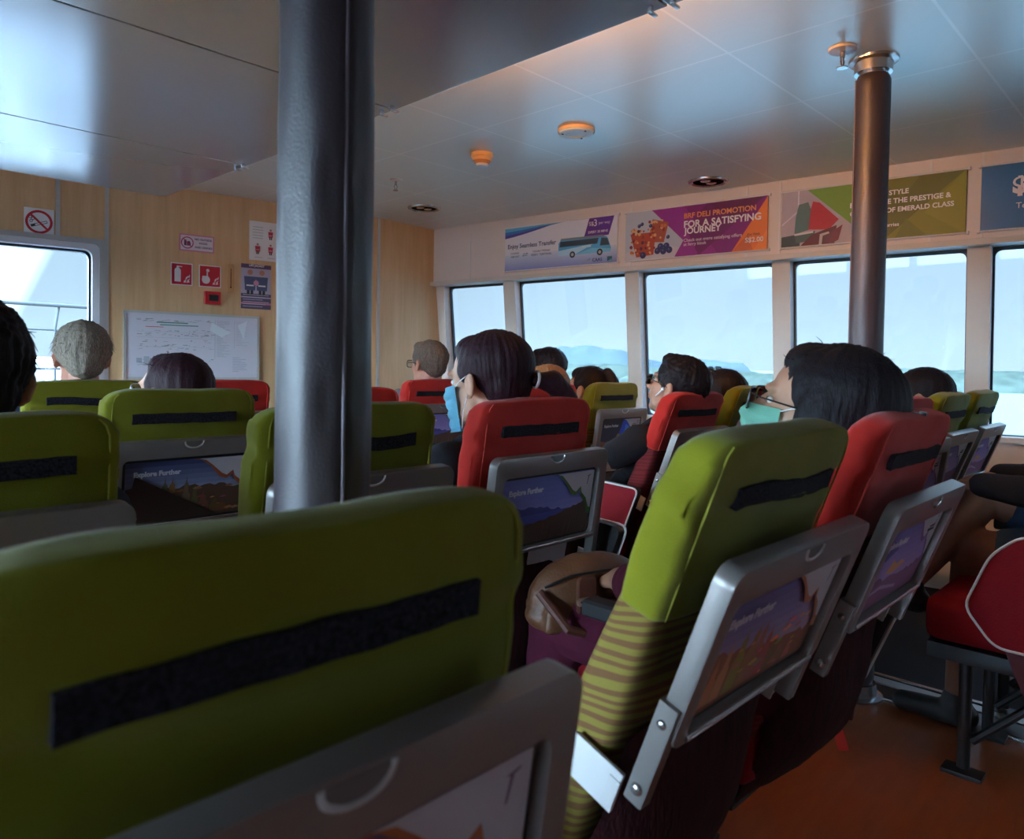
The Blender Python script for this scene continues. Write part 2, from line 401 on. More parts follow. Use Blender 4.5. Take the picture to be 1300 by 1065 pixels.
FM = frame((3.19, 4.44, 0), (cos(radians(-9)), sin(radians(-9)), 0))          # x to starboard, y up, z aft
def front_wall(mir, name, n0, wn):
    T = mir @ FM
    bm = bmesh.new(); L = -3.80
    wx0, wx1, wz0, wz1 = -2.75, -1.80, 0.84, 1.79
    for x0, x1, z0, z1 in ((L, wx0, 0, CZ), (wx1, 0.0, 0, CZ), (wx0, wx1, 0, wz0), (wx0, wx1, wz1, CZ)):
        box(bm, ((x0+x1)/2, (z0+z1)/2, -0.05), (x1-x0, z1-z0, 0.10))
    struct(name, bm, WOOD, M=T)
    for k, (x, z0, z1) in enumerate(((-2.01, 1.80, CZ), (-1.765, 0.1, CZ), (-2.95, 0.1, CZ), (-0.015, 0.0, CZ))):
        struct('trim_%d' % (n0+k), B((x, (z0+z1)/2, 0.004), (0.022, z1-z0, 0.008), 0.002), ALU, M=T)
    ex = empty('window_%d' % wn, kind='structure')
    cx, cz = (wx0+wx1)/2, (wz0+wz1)/2; W_, H_ = wx1-wx0, wz1-wz0
    bm = bmesh.new(); ring(bm, rrect(W_+0.05, H_+0.05, 0.02, 5, cx, cz), rrect(W_-0.005, H_-0.005, 0.03, 5, cx, cz), -0.02, 0.012, 'xy')
    fin(bm, 'window_frame', ALU, ex, M=T)
    bm = bmesh.new(); ring(bm, rrect(W_, H_, 0.03, 5, cx, cz), rrect(W_-0.075, H_-0.075, 0.04, 5, cx, cz), -0.11, -0.005, 'xy')
    fin(bm, 'inner_reveal', REVEAL, ex, M=T)
    bm = bmesh.new(); ring(bm, rrect(W_-0.07, H_-0.07, 0.03, 5, cx, cz), rrect(W_-0.10, H_-0.10, 0.04, 5, cx, cz), -0.105, -0.06, 'xy')
    fin(bm, 'gasket', GASKET, ex, M=T)
    fin(B((cx, cz, -0.085), (W_-0.075, H_-0.075, 0.006)), 'pane', GLASS, ex, M=T, smooth=False)
front_wall(I4, 'wall_front', 41, 41)
front_wall(MIR, 'wall_front_port', 51, 42)
for k, mm in enumerate((I4, MIR)):
    bm = bmesh.new(); a = V((3.19, 4.44, 0)); d = V((3.95-3.19, 4.51-4.44, 0)); L = d.length
    box(bm, (L/2, CZ/2, -0.05), (L, CZ, 0.10))
    struct('wall_front_corner' + ('' if k == 0 else '_port'), bm, WOOD, M=mm @ frame(a, d))
struct('wall_rear', B((-0.56, -3.0, CZ/2), (9.6, 0.1, CZ)), mat('dark_bulkhead', (0.08, 0.06, 0.05), 0.6))
bm = bmesh.new()
pts = [(4.75, -3.1), (4.05, 4.62), (3.1, 4.6), (-0.56, 5.2), (-4.22, 4.6), (-5.17, 4.62), (-5.87, -3.1)]
prism(bm, pts, CZ, CZ+0.05, 'xy'); struct('ceiling', bm, CEIL)
bm = bmesh.new(); prism(bm, [(2.68, -3.1), (2.68, 5.0), (-3.8, 5.0), (-3.8, -3.1)], -0.05, 0.0, 'xy'); struct('floor', bm, ORANGE_FLOOR)
for k, (a, b) in enumerate(((2.68, 4.85), (-5.97, -3.8))):
    struct('floor_carpet' if k == 0 else 'floor_carpet_port', B(((a+b)/2, 0.8, -0.025), (b-a, 7.9, 0.05)), CARPET)
for k, (x, wd, m_) in enumerate(((2.68, 0.012, SILV), (2.74, 0.10, BLACKP), (2.83, 0.05, ALU), (2.885, 0.02, SILV))):
    struct('trim_%d' % (61+k), B((x, 0.8, 0.004), (wd, 7.8, 0.008), 0.002), m_)

# dropped ceiling of lacquered sheets
def drop_sheet(y0, y1, front=False):
    bm = bmesh.new(); x0, x1 = -2.62, 1.50
    if front:
        p = [(x0, y0), (x1, y0)] + [(x1-0.05+0.05*cos(a), y1-0.05+0.05*sin(a)) for a in (0, .4, .8, 1.2, pi/2)] + [(x0+0.05-0.05*sin(a), y1-0.05+0.05*cos(a)) for a in (0, .4, .8, 1.2, pi/2)]
    else: p = [(x0, y0), (x1, y0), (x1, y1), (x0, y1)]
    prism(bm, p, 1.97, 1.995, 'xy', 0.003)
    return bm
ys = [-2.9, -1.2, -0.1, 0.96, 2.02, 3.08, 4.0]
for k in range(6):
    struct('ceiling_sheet' if k == 0 else 'ceiling_sheet.%03d' % k, drop_sheet(ys[k]+0.003, ys[k+1]-0.003, k == 5), DROP)
bm = bmesh.new()
for y in ys[1:-1]: box(bm, (-0.56, y, 2.0), (4.1, 0.05, 0.008))
struct('ceiling_seam_shade_strip', bm, BLACKP)  # black strips added above the gaps, standing in for shade in the seams
for y in ys[2:-1]:
    for dy in (-0.03, 0.03):
        bm = bmesh.new(); box(bm, (1.47, y+dy, 1.962), (0.012, 0.010, 0.018), 0.002); box(bm, (1.482, y+dy, 1.954), (0.026, 0.010, 0.005), 0.001)
        box(bm, (1.47, y+dy, 2.085), (0.006, 0.006, 0.19))
        tag(fin(bm, 'ceiling_clip', SILV), ('small metal clip holding the lacquered ceiling sheet edge, %s of the seam' % ('aft side' if dy < 0 else 'forward side')), 'clip', 'ceiling clips')

# ================================================================ outside
struct('sea', B((0, 0, -4.0), (9000, 9000, 0.1)), mat('sea_water', (0.045, 0.068, 0.075), 0.35, bump=0.6, bscale=0.35, spec=0.2))
def ridge(name, base, dirv, L, depth, hts, m, lump, seed, label, cat, z0=-4.0, n=120, md=14):
    """a wooded ridge: a real mass with depth, crown lumps made by noise"""
    bm = bmesh.new(); d = V((*dirv, 0)).normalized(); nrm = V((-d.y, d.x, 0)); grid = []
    for i in range(n+1):
        row = []; u = i/n*L
        hh = hts(i/n)
        for j in range(md+1):
            v = j/md; prof = sin(min(1, v*1.6)*pi/2) if v < 0.62 else cos((v-0.62)/0.38*pi/2)
            p = V(base) + d*u + nrm*(v*depth)
            q = noise.noise(V((u*lump, v*6, seed)))*0.5 + noise.noise(V((u*lump*3.1, v*11, seed+5)))*0.35
            row.append(bm.verts.new((p.x, p.y, z0 + max(0.0, prof*hh*(1+q*0.45)) - (0.3 if j in (0, md) else 0))))
        grid.append(row)
    for i in range(n):
        for j in range(md): bm.faces.new((grid[i][j], grid[i+1][j], grid[i+1][j+1], grid[i][j+1]))
    o = fin(bm, name, m, angle=180)
    return tag(o, label, cat, kind='stuff')
TREE = mat('tree_green', (0.021, 0.026, 0.021), 0.95, spec=0.0, var=0.35, vscale=0.25)
HILL = mat('hill_green', (0.020, 0.026, 0.028), 0.95, spec=0.0, var=0.25, vscale=0.02)
SAND = mat('sand', (0.05, 0.043, 0.033), 0.95, spec=0.0)
# direction towards starboard bow ... beam
ridge('shore_forest', (330, -60, -4.0), (-0.34, 0.94), 330, 60, lambda t: 5.6*(0.75+0.35*sin(t*9+1)**2)*(1 if t < 0.8 else 1-(t-0.8)*2.5), TREE, 0.11, 3.0, 'low green wooded shore seen across the water through the right-hand windows', 'forest')
tag(fin(B((0, 0, 0), (18, 330, 0.8)), 'beach', SAND, M=Matrix.Translation((268, 92, -3.9)) @ Matrix.Rotation(radians(19.9), 4, 'Z')), kind='structure')
ridge('wooded_hills', (900, 480, -4.0), (-0.55, 0.83), 720, 300, lambda t: 10 + 17*math.exp(-((t-0.235)/0.085)**4)*(1+0.08*sin(t*120)) + 4*math.exp(-((t-0.05)/0.08)**2), HILL, 0.012, 9.0, 'hazy wooded hills far beyond the second window', 'hills')
# haze over the water
hz = bpy.data.materials.new('sea_haze'); hz.use_nodes = True; hz.node_tree.nodes.clear()
o_ = N(hz.node_tree, 'ShaderNodeOutputMaterial'); vs_ = N(hz.node_tree, 'ShaderNodeVolumeScatter'); vs_.inputs['Color'].default_value = (0.0078, 0.0105, 0.0135, 1)
vs_.inputs['Density'].default_value = 0.0011; vs_.inputs['Anisotropy'].default_value = 0.2
hz.node_tree.links.new(vs_.outputs[0], o_.inputs['Volume'])
HAZE = True
if HAZE: struct('haze', B((700, 500, 25), (1180, 1500, 57.7)), hz)
# foredeck beyond the forward window
DECK = mat('deck_white', (0.09, 0.095, 0.10), 0.5)
struct('foredeck', B((-0.5, 8.6, 0.25), (9.0, 6.6, 0.12)), DECK)
RAILM = mat('railing_grey', (0.035, 0.04, 0.045), 0.6, spec=0.1)
def rail_posts():
    t = empty('deck_railing', (0, 6.5, 0.31), label='pale metal railing on the foredeck outside the left forward window', cat='railing')
    for z in (1.53, 1.34, 1.04): 
        bm = bmesh.new(); tube(bm, [(-1.5, 0, z-0.31), (4.0, 0, z-0.31)], 0.014 if z == 1.53 else 0.008, 8); fin(bm, 'rail', RAILM, t)
    for x in (-1.4, -0.2, 0.9, 1.66, 2.8, 3.9):
        bm = bmesh.new(); tube(bm, [(x, 0.02, 1.21), (x-0.03, 0, 1.04), (x-0.03, 0, 0)], 0.010, 8); fin(bm, 'post', RAILM, t)
rail_posts()
t = empty('deck_winch', (2.05, 8.6, 0.31), label='white mooring winch and rope locker on the foredeck behind the railing', cat='winch')
bm = bmesh.new(); box(bm, (0, 0, 0.26), (0.95, 0.5, 0.52), 0.05, 3); fin(bm, 'locker', DECK, t)
bm = bmesh.new(); lathe(bm, [(0.0, 0), (0.16, 0), (0.16, 0.05), (0.08, 0.07), (0.08, 0.25), (0.16, 0.27), (0.16, 0.32), (0, 0.32)], 20, (0.1, 0, 0.50)); fin(bm, 'drum', ALU, t)
for k in range(4):
    bm = bmesh.new(); tube(bm, [(-0.45+0.04*k, -0.26, 0.05), (-0.3+0.05*k, -0.27, 0.3), (0.1, -0.1, 0.62+0.02*k), (0.5, -0.27, 0.35), (0.9, -0.2, 0.1)], 0.012, 6); fin(bm, 'rope', PAPER, t)

# ================================================================ padded poles
def pole(x, y, label, seam_a, r, lumpy):
    t = empty('padded_pole', (x, y, 0), label=label, cat='pole')
    bm = bmesh.new(); lathe(bm, [(r-0.014, 0.0), (r-0.014, CZ)], 28); fin(bm, 'steel_post', SILV, t)
    bm = bmesh.new(); rows = []; nz = 120; nk = 56
    z0, z1 = 0.05, CZ-0.055
    for i in range(nz+1):
        z = z0 + (z1-z0)*i/nz; row = []
        for k in range(nk):
            a = 2*pi*k/nk; rr = r
            da = abs((a-seam_a+pi) % (2*pi)-pi)
            rr -= 0.004*math.exp(-(da/0.05)**2)
            rr += lumpy*0.0035*noise.noise(V((cos(a)*2.0, sin(a)*2.0, z*7)))
            if lumpy and 0.8 < z < 1.45: rr -= 0.003*math.exp(-((da-0.35)/0.16)**2)*max(0, sin(z*2*pi/0.13))
            if i in (0, nz): rr -= 0.006
            row.append(bm.verts.new((rr*cos(a), rr*sin(a), z)))
        rows.append(row)
    for a, b in zip(rows, rows[1:]):
        for k in range(nk): bm.faces.new((a[k], a[(k+1) % nk], b[(k+1) % nk], b[k]))
    bm.faces.new(rows[0][::-1]); bm.faces.new(rows[-1])
    fin(bm, 'vinyl_padding', mat('pole_vinyl', (0.043, 0.033, 0.040), 0.42, bump=0.25, bscale=260, spec=0.5), t)
    bm = bmesh.new(); tube(bm, [((r-0.001)*cos(seam_a), (r-0.001)*sin(seam_a), z0+0.01+(z1-z0-0.02)*i/30) for i in range(31)], 0.0022, 6)
    fin(bm, 'seam_piping', mat('pole_piping', (0.16, 0.13, 0.16), 0.5), t)
    bm = bmesh.new(); lathe(bm, [(r-0.01, -0.045), (r+0.004, -0.045), (r+0.006, -0.012), (r+0.022, -0.008), (r+0.024, 0), (r-0.01, 0)], 32, (0, 0, CZ)); fin(bm, 'ceiling_collar', SILV, t)
    bm = bmesh.new(); lathe(bm, [(0, 0.0), (r+0.03, 0), (r+0.03, 0.008), (r+0.012, 0.012), (r+0.006, 0.05), (0, 0.05)], 32); fin(bm, 'floor_flange', SILV, t)
pole(0.487, 0.791, 'thick grey padded pole close to the camera with a stitched seam', radians(262), 0.0565, 0.8)
pole(2.66, 0.885, 'brown-grey padded pole with a chrome collar in front of the third window', radians(120), 0.0555, 0.35)

# ================================================================ ceiling fittings
def ceil_item(name, x, y, label, cat): return empty(name, (x, y, CZ), label=label, cat=cat)
t = ceil_item('ceiling_speaker', 2.57, 2.11, 'round pale ceiling speaker with a perforated face between the ceiling tiles', 'speaker')
bm = bmesh.new(); lathe(bm, [(0, -0.002), (0.075, -0.002), (0.082, -0.012), (0.082, 0), (0, 0)], 36); fin(bm, 'housing', mat('speaker_rim', (0.75, 0.52, 0.33), 0.5), t)
bm = bmesh.new(); lathe(bm, [(0.0, -0.018), (0.045, -0.018), (0.047, -0.021), (0.075, -0.019), (0.079, -0.008), (0, -0.008)], 36); fin(bm, 'grille', mat('speaker_white', (0.70, 0.78, 0.78), 0.4, bump=0.8, bscale=300), t)
for a in (0.3, 2.4, 4.5): fin(B((0.062*cos(a), 0.062*sin(a), -0.021), (0.007, 0.007, 0.004), 0.001), 'screw', DARKMET, t)
t = ceil_item('smoke_detector', 2.55, 2.70, 'yellowed smoke detector with a white tip on the ceiling', 'smoke detector')
YEL = mat('yellowed_plastic', (0.80, 0.47, 0.20), 0.5)
bm = bmesh.new(); lathe(bm, [(0, 0), (0.056, 0), (0.056, -0.018), (0.050, -0.022), (0.048, -0.036), (0, -0.036)], 32); fin(bm, 'base', YEL, t)
bm = bmesh.new(); lathe(bm, [(0, -0.036), (0.042, -0.036), (0.038, -0.046), (0.034, -0.052), (0, -0.052)], 32); fin(bm, 'sensor_chamber', mat('amber_plastic', (0.50, 0.22, 0.08), 0.5), t)
bm = bmesh.new(); lathe(bm, [(0, -0.052), (0.033, -0.052), (0.028, -0.062), (0, -0.064)], 32); fin(bm, 'tip', WHITE, t)
def sprinkler(x, y, label, s=1.0):
    t = ceil_item('sprinkler', x, y, label, 'sprinkler')
    bm = bmesh.new(); lathe(bm, [(0, 0), (0.045*s, 0), (0.043*s, -0.006), (0.02*s, -0.010), (0, -0.010)], 28); fin(bm, 'rosette', mat('rosette_white', (0.62, 0.58, 0.56), 0.35), t)
    bm = bmesh.new(); tube(bm, [(0, 0, -0.008), (0, 0, -0.022), (0, 0, -0.03)], 0.008*s, 10)
    for sx_ in (-1, 1): tube(bm, [(sx_*0.007*s, 0, -0.028), (sx_*0.013*s, 0, -0.042), (sx_*0.004*s, 0, -0.06)], 0.003*s, 6)
    fin(bm, 'nozzle', SILV, t)
    bm = bmesh.new(); lathe(bm, [(0, -0.058), (0.018*s, -0.060), (0.018*s, -0.064), (0, -0.066)], 20); fin(bm, 'deflector', SILV, t)
sprinkler(2.58, 3.45, 'small sprinkler head on the ceiling near the forward wood wall', 0.8)
sprinkler(2.50, 0.93, 'sprinkler head on the ceiling right beside the chrome collar of the far pole', 1.0)
def downlight(x, y, label):
    t = ceil_item('downlight', x, y, label, 'ceiling light')
    bm = bmesh.new(); lathe(bm, [(0.085, 0.0), (0.112, 0.0), (0.110, -0.008), (0.095, -0.011), (0.085, -0.004)], 40)
    fin(bm, 'chrome_ring', SILV, t)
    bm = bmesh.new(); lathe(bm, [(0.088, -0.004), (0.07, -0.001), (0.0, -0.0005)], 40); fin(bm, 'reflector', mat('dark_reflector', (0.14, 0.13, 0.15), 0.18, metal=0.85), t)
    for sx_ in (-1, 1):
        bm = bmesh.new(); ell(bm, (sx_*0.032, 0, -0.005), (0.024, 0.03, 0.005)); fin(bm, 'lamp_capsule', mat('lamp_chrome', (0.8, 0.8, 0.85), 0.12, metal=1), t)
downlight(3.17, 3.92, 'unlit chrome downlight in the ceiling corner above the wood wall')
downlight(3.76, 2.12, 'unlit chrome downlight in the ceiling above the purple deli banner')
t = empty('cove_light', (1.37, 1.45, 2.09), label='warm tube light hidden above the edge of the dropped ceiling', cat='ceiling light')
bm = bmesh.new(); tube(bm, [(0, -0.55, 0), (0, 0.45, 0)], 0.013, 12); fin(bm, 'tube', mat('warm_tube', (1, 0.6, 0.3), emit=(1.0, 0.42, 0.12), es=180.0), t)
fin(B((-0.03, -0.05, -0.010), (0.05, 1.15, 0.03), 0.003), 'fitting', WHITE, t)
# ================================================================ seats
SB = 0.655
EXTRA = {}
def hookstrip(bm, wavy):
    n = 24; L = 0.27; h = 0.026
    rows = []
    for i in range(n+1):
        u = i/n; x = -L/2 + L*u
        z = 0.004*sin(u*6.0+0.5)*wavy + 0.0015*noise.noise(V((x*30, 0, 0)))
        y = -0.004 - 0.0015*noise.noise(V((x*25, 3, 0)))
        rows.append([bm.verts.new((x, y, z+h/2)), bm.verts.new((x, y-0.001, z-h/2)), bm.verts.new((x, 0.004, z-h/2)), bm.verts.new((x, 0.004, z+h/2))])
    for a, b in zip(rows, rows[1:]):
        for k in range(4): bm.faces.new((a[k], a[(k+1) % 4], b[(k+1) % 4], b[k]))
    bm.faces.new(rows[0]); bm.faces.new(rows[-1][::-1])
def make_seat(col, rec, seed, wavy=0.3):
    cm, pm, zm = (GREEN, GREENP, ZEBRA) if col == 'green' else (RED, REDP, ZEBRAR)
    t = empty('passenger_seat')
    pz = 1.05 - SB*cos(radians(rec))
    R = Matrix.Translation((0, 0, pz)) @ Matrix.Rotation(radians(rec), 4, 'X')
    # --- headrest cover
    bm = bmesh.new(); lv = []; s0 = SB-0.235
    lv.append((0, 0.036, s0, 0.198, 0.031, 6)); lv.append((0, 0.036, s0+0.003, 0.201, 0.035, 6))
    for i in range(1, 22):
        s_ = s0 + (SB-0.06-s0)*i/21; tt = 0.035 + 0.004*sin(pi*i/21)
        lv.append((0, 0.001+tt, s_, 0.201-0.003*i/21, tt, 6))
    for i in range(1, 9):
        a = i/8*pi/2
        tt = 0.035-0.021*(1-cos(a)); lv.append((0, 0.001+0.006*(1-cos(a))+tt, SB-0.06+0.05*sin(a), 0.198-0.050*(1-cos(a))**1.5, tt, 6 - 1.5*sin(a)))
    superloft(bm, lv, 88)
    bmesh.ops.subdivide_edges(bm, edges=[e for e in bm.edges if abs(e.verts[0].co.z-e.verts[1].co.z) < 1e-6 and e.calc_length() > 0.015], cuts=2)
    for v in bm.verts:
        c = v.co; s_ = c.z
        k = noise.noise(V((c.x*9+seed, c.y*9, c.z*22)))*0.0042 + noise.noise(V((c.x*30, c.y*30, c.z*60+seed)))*0.0009
        # pull folds running out of the top corners
        f = math.exp(-((s_-(SB-0.10))/0.03)**2)*sin(c.x*16+s_*95+seed)*0.0036
        if c.y < 0.02: v.co.y += k + f
        elif abs(c.x) > 0.15: v.co.x += (k+f)*0.8*(1 if c.x > 0 else -1)
        if s_ > SB-0.035: v.co.z += 0.005*noise.noise(V((c.x*8+seed*3, 1, 2))) - 0.006*(c.x/0.19)**4
    fin(bm, 'headrest_cover', cm, t, M=R, angle=70)
    # piping round the rear face and the hem
    for sx_ in (-1, 1):
        bm = bmesh.new()
        pts = [(sx_*0.1835, 0.0055, s0+0.002)] + [(sx_*(0.1835-0.003*i/8), 0.0055+0.001*noise.noise(V((i, seed, sx_))), s0+(SB-0.06-s0)*i/8) for i in range(1, 9)]
        pts += [(sx_*(0.1805-0.050*(1-cos(a))**1.5), 0.006+0.007*(1-cos(a)), SB-0.06+0.049*sin(a)) for a in (0.35, 0.7, 1.0)]
        tube(bm, [tuple(p) for p in pts], 0.0015, 6); fin(bm, 'piping', pm, t, M=R)
    bm = bmesh.new(); hookstrip(bm, wavy)
    fin(bm, 'hook_strip', VELCRO, t, M=R @ Matrix.Translation((0, 0, SB-0.082)))
    # --- backrest, cushion
    bm = bmesh.new(); lv = []
    for i in range(13):
        u = i/12; s_ = 0.0 + (SB-0.205)*u
        lv.append((0, 0.040+0.006*sin(u*pi), s_, 0.208-0.014*u, 0.032+0.012*sin(u*pi*0.9+0.3), 6))
    superloft(bm, lv, 44); fin(bm, 'backrest', zm, t, M=R, angle=60)
    bm = bmesh.new(); box(bm, (0, 0.195, 0.435), (0.43, 0.40, 0.12), 0.05, 5)
    for v in bm.verts:
        if v.co.z > 0.46: v.co.z += 0.014*(1-(v.co.x/0.22)**2)*sin(max(0, min(1, v.co.y/0.42))*pi)
    fin(bm, 'seat_cushion', REDLEA if col == 'red' else zm, t, angle=60)
    # --- table folded up against the back
    TM = R @ frame((0, -0.034, SB-0.128-0.115), (1, 0, 0))
    w_, h_, dpt = 0.40, 0.230, 0.026
    bm = bmesh.new()
    out_ = rrect(w_, h_, 0.022, 5); inn = rrect(w_-0.058, h_-0.056, 0.014, 5, 0, -0.018)
    ring(bm, out_, inn, 0.0, dpt, 'xy')
    bmesh.ops.recalc_face_normals(bm, faces=bm.faces)
    es = [e for e in bm.edges if len(e.link_faces) == 2 and e.calc_face_angle(0) > 1.0]
    bmesh.ops.bevel(bm, geom=es, offset=0.0035, segments=2, profile=0.7, affect='EDGES')
    fin(bm, 'tray_table', GREY, t, M=TM); tray = t.children[-1] if t.children else None
    tray = [o for o in COL.objects if o.parent == t and o.name.startswith('tray_table')][-1]
    bm = bmesh.new(); prism(bm, rrect(w_-0.054, h_-0.052, 0.014, 5, 0, -0.018), 0.002, 0.012, 'xy'); fin(bm, 'black_bezel', BLACKP, tray, M=TM)
    bm = bmesh.new(); tube(bm, [(-w_/2+0.028, -h_/2+0.010, dpt+0.001), (w_/2-0.028, -h_/2+0.010, dpt+0.001)], 0.0036, 8); fin(bm, 'silver_edge', SILV, tray, M=TM)
    bm = bmesh.new(); cy = h_/2-0.004
    arc = [(0.024*cos(a), cy-0.017*sin(a)**0.8 if sin(a) > 0 else cy, dpt) for a in [pi*i/14 for i in range(15)]]
    tube(bm, arc, 0.0024, 8); fin(bm, 'latch', SILV if col == 'red' else PALEP, tray, M=TM)
    bm = bmesh.new(); prism(bm, [(0.022*cos(pi*i/12), cy-0.015*sin(pi*i/12)) for i in range(13)], dpt-0.002, dpt+0.0006, 'xy'); fin(bm, 'latch_recess', mat('recess_grey', (0.15, 0.14, 0.14), 0.5), tray, M=TM)
    for sx_ in (-1, 1):
        bm = bmesh.new(); 
        prism(bm, [(sx_*(w_/2+0.007), -0.06), (sx_*(w_/2-0.012), -0.06), (sx_*(w_/2-0.012), -0.195), (sx_*(w_/2+0.007), -0.195)], -0.004, dpt-0.004, 'xy', 0.003)
        fin(bm, 'tray_arm', GREY, t, M=TM); arm = [o for o in COL.objects if o.parent == t and o.name.startswith('tray_arm')][-1]
        bm = bmesh.new(); ell(bm, (sx_*(w_/2+0.0075), -0.085, dpt/2-0.004), (0.003, 0.006, 0.006), seg=12); fin(bm, 'bolt', SILV, arm, M=TM); bm = bmesh.new(); ell(bm, (sx_*(w_/2+0.0075), -0.175, dpt/2-0.004), (0.004, 0.008, 0.008), seg=12); fin(bm, 'bolt', SILV, arm, M=TM)
        bm = bmesh.new(); prism(bm, [(sx_*0.200, -0.15), (sx_*0.200, -0.215), (sx_*0.200+0.0001, -0.215)], 0, 0.01, 'xy') if False else None
        bm = bmesh.new() if bm is None else bm
        box(bm, (sx_*0.210, 0.012, SB-0.44), (0.006, 0.075, 0.055), 0.002); box(bm, (sx_*0.2135, -0.018, SB-0.44), (0.003, 0.016, 0.035), 0.001)
        fin(bm, 'hinge_bracket', PALEP, t, M=R)
    # --- net pocket with magazines
    bm = bmesh.new(); rows = []
    for i in range(17):
        u = i/16; s_ = -0.10+0.37*u
        rows.append([bm.verts.new((x*(0.195 if k else 1), 0.002 - (0.010+0.062*sin(u*pi)**0.8*(1.25-0.5*u)*(1-abs(x)**3)+0.006*noise.noise(V((x*12+seed, u*5, 1)))), s_)) for k, x in [(1, -1+2*j/20) for j in range(21)]])
    for a, b in zip(rows, rows[1:]):
        for k in range(20): bm.faces.new((a[k], a[k+1], b[k+1], b[k]))
    r_ = bmesh.ops.solidify(bm, geom=bm.faces[:], thickness=-0.004)
    fin(bm, 'seat_pocket', MAROON, t, M=R)
    bm = bmesh.new(); box(bm, (0.03, -0.022, 0.235), (0.14, 0.003, 0.13), 0, 1, Matrix.Rotation(0.08, 4, 'Y')); fin(bm, 'leaflet', mat('leaflet_paper', (0.55, 0.50, 0.52), 0.4), t, M=R)
    # --- understructure
    bm = bmesh.new(); box(bm, (0, 0.21, 0.345), (0.40, 0.36, 0.045), 0.01); fin(bm, 'seat_pan', DARKMET, t)
    for sx_ in (-0.15, 0.15):
        bm = bmesh.new(); tube(bm, [(sx_, 0.30, 0.33), (sx_, 0.30, 0.02)], 0.017, 10); tube(bm, [(sx_, 0.06, 0.33), (sx_, 0.28, 0.10)], 0.012, 8)
        box(bm, (sx_, 0.30, 0.006), (0.06, 0.10, 0.012), 0.003); fin(bm, 'leg', DARKMET, t)
    # --- armrest on the port side
    bm = bmesh.new(); box(bm, (-0.262, 0.17, 0.645), (0.045, 0.30, 0.035), 0.014, 3); fin(bm, 'armrest', mat('armrest_black', (0.02, 0.02, 0.022), 0.6), t)
    bm = bmesh.new(); prism(bm, [(0.02, 0.36), (0.30, 0.36), (0.26, 0.50), (0.10, 0.63), (0.0, 0.63), (-0.02, 0.5)], -0.275, -0.249, 'yz', 0.006); fin(bm, 'armrest_support', PALEP if col == 'green' else DARKMET, t)
    bpy.context.view_layer.update()
    return t, TM
def end_panel(side):
    """red padded plate with white piping at the aisle end; side -1 = port"""
    x0 = side*0.292; x1 = side*0.262
    P = [(-0.13, 0.70), (0.16, 0.715), (0.225, 0.655), (0.28, 0.51), (0.21, 0.42), (-0.02, 0.42)]
    def rounded(P, r, n=4):
        o = []
        for i, p in enumerate(P):
            a, b, c = V((*P[i-1], 0)), V((*p, 0)), V((*P[(i+1) % len(P)], 0))
            p0 = b + (a-b).normalized()*r; p1 = b + (c-b).normalized()*r
            for k in range(n+1):
                u = k/n; q = p0*(1-u)**2 + b*2*u*(1-u) + p1*u*u; o.append((q.x, q.y))
        return o
    Q = rounded(P, 0.03)
    bm = bmesh.new(); prism(bm, Q, x1, x0*0.985, 'yz', 0.003); a = fin(bm, 'end_panel_body', DARKMET)
    c = (sum(p[0] for p in Q)/len(Q), sum(p[1] for p in Q)/len(Q))
    bm = bmesh.new(); prism(bm, [(c[0]+(p[0]-c[0])*0.985, c[1]+(p[1]-c[1])*0.985) for p in Q], x0*0.98, x0*1.01, 'yz', 0.002); b = fin(bm, 'red_padding', REDLEA)
    bm = bmesh.new(); pts = [(x0*1.008, p[0], p[1]) for p in Q]; tube(bm, pts+[pts[0], pts[1]], 0.0035, 8, cap=False); d = fin(bm, 'white_piping', WHITE)
    bm = bmesh.new(); prism(bm, [(-0.01, 0.43), (0.15, 0.43), (0.10, 0.33), (0.03, 0.33)], x1, x0*0.99, 'yz', 0.002); e_ = fin(bm, 'panel_bracket', PALEP)
    bm = bmesh.new(); prism(bm, [(0.12, 0.43), (0.15, 0.43), (0.02, 0.02), (-0.01, 0.03)], x0*1.0, x0*1.01, 'yz'); f_ = fin(bm, 'red_strap', mat('strap_red', (0.62, 0.03, 0.015), 0.7))
    b.parent = a; d.parent = a
    bm = bmesh.new(); prism(bm, [(-0.03, 0.43), (0.205, 0.43), (0.07, 0.10), (0.0, 0.10)], x1*0.97, x1*0.90, 'yz', 0.004); g_ = fin(bm, 'side_skirt', mat('dark_red_skirt', (0.10, 0.008, 0.012), 0.7))
    if side > 0: bpy.data.objects.remove(f_); bpy.data.objects.remove(g_); return [a, e_]
    return [a, e_, f_, g_]
PROT = {}
def remove_tree(o):
    for c in list(o.children): remove_tree(c)
    bpy.data.objects.remove(o)
def copy_tree(o, parent=None):
    c = o.copy(); COL.objects.link(c); c.parent = parent
    for ch in list(o.children): copy_tree(ch, c)
    return c
for col in ('green', 'red'):
    for rec in (8, 20):
        for v_ in (0, 1): PROT[(col, rec, v_)] = make_seat(col, rec, 1.7*v_+rec*0.31+(5 if col == 'red' else 0), 0.2 if v_ == 0 else 1.0)
bpy.context.view_layer.update()
ENDP = {s_: end_panel(s_) for s_ in (-1, 1)}
bpy.context.view_layer.update()

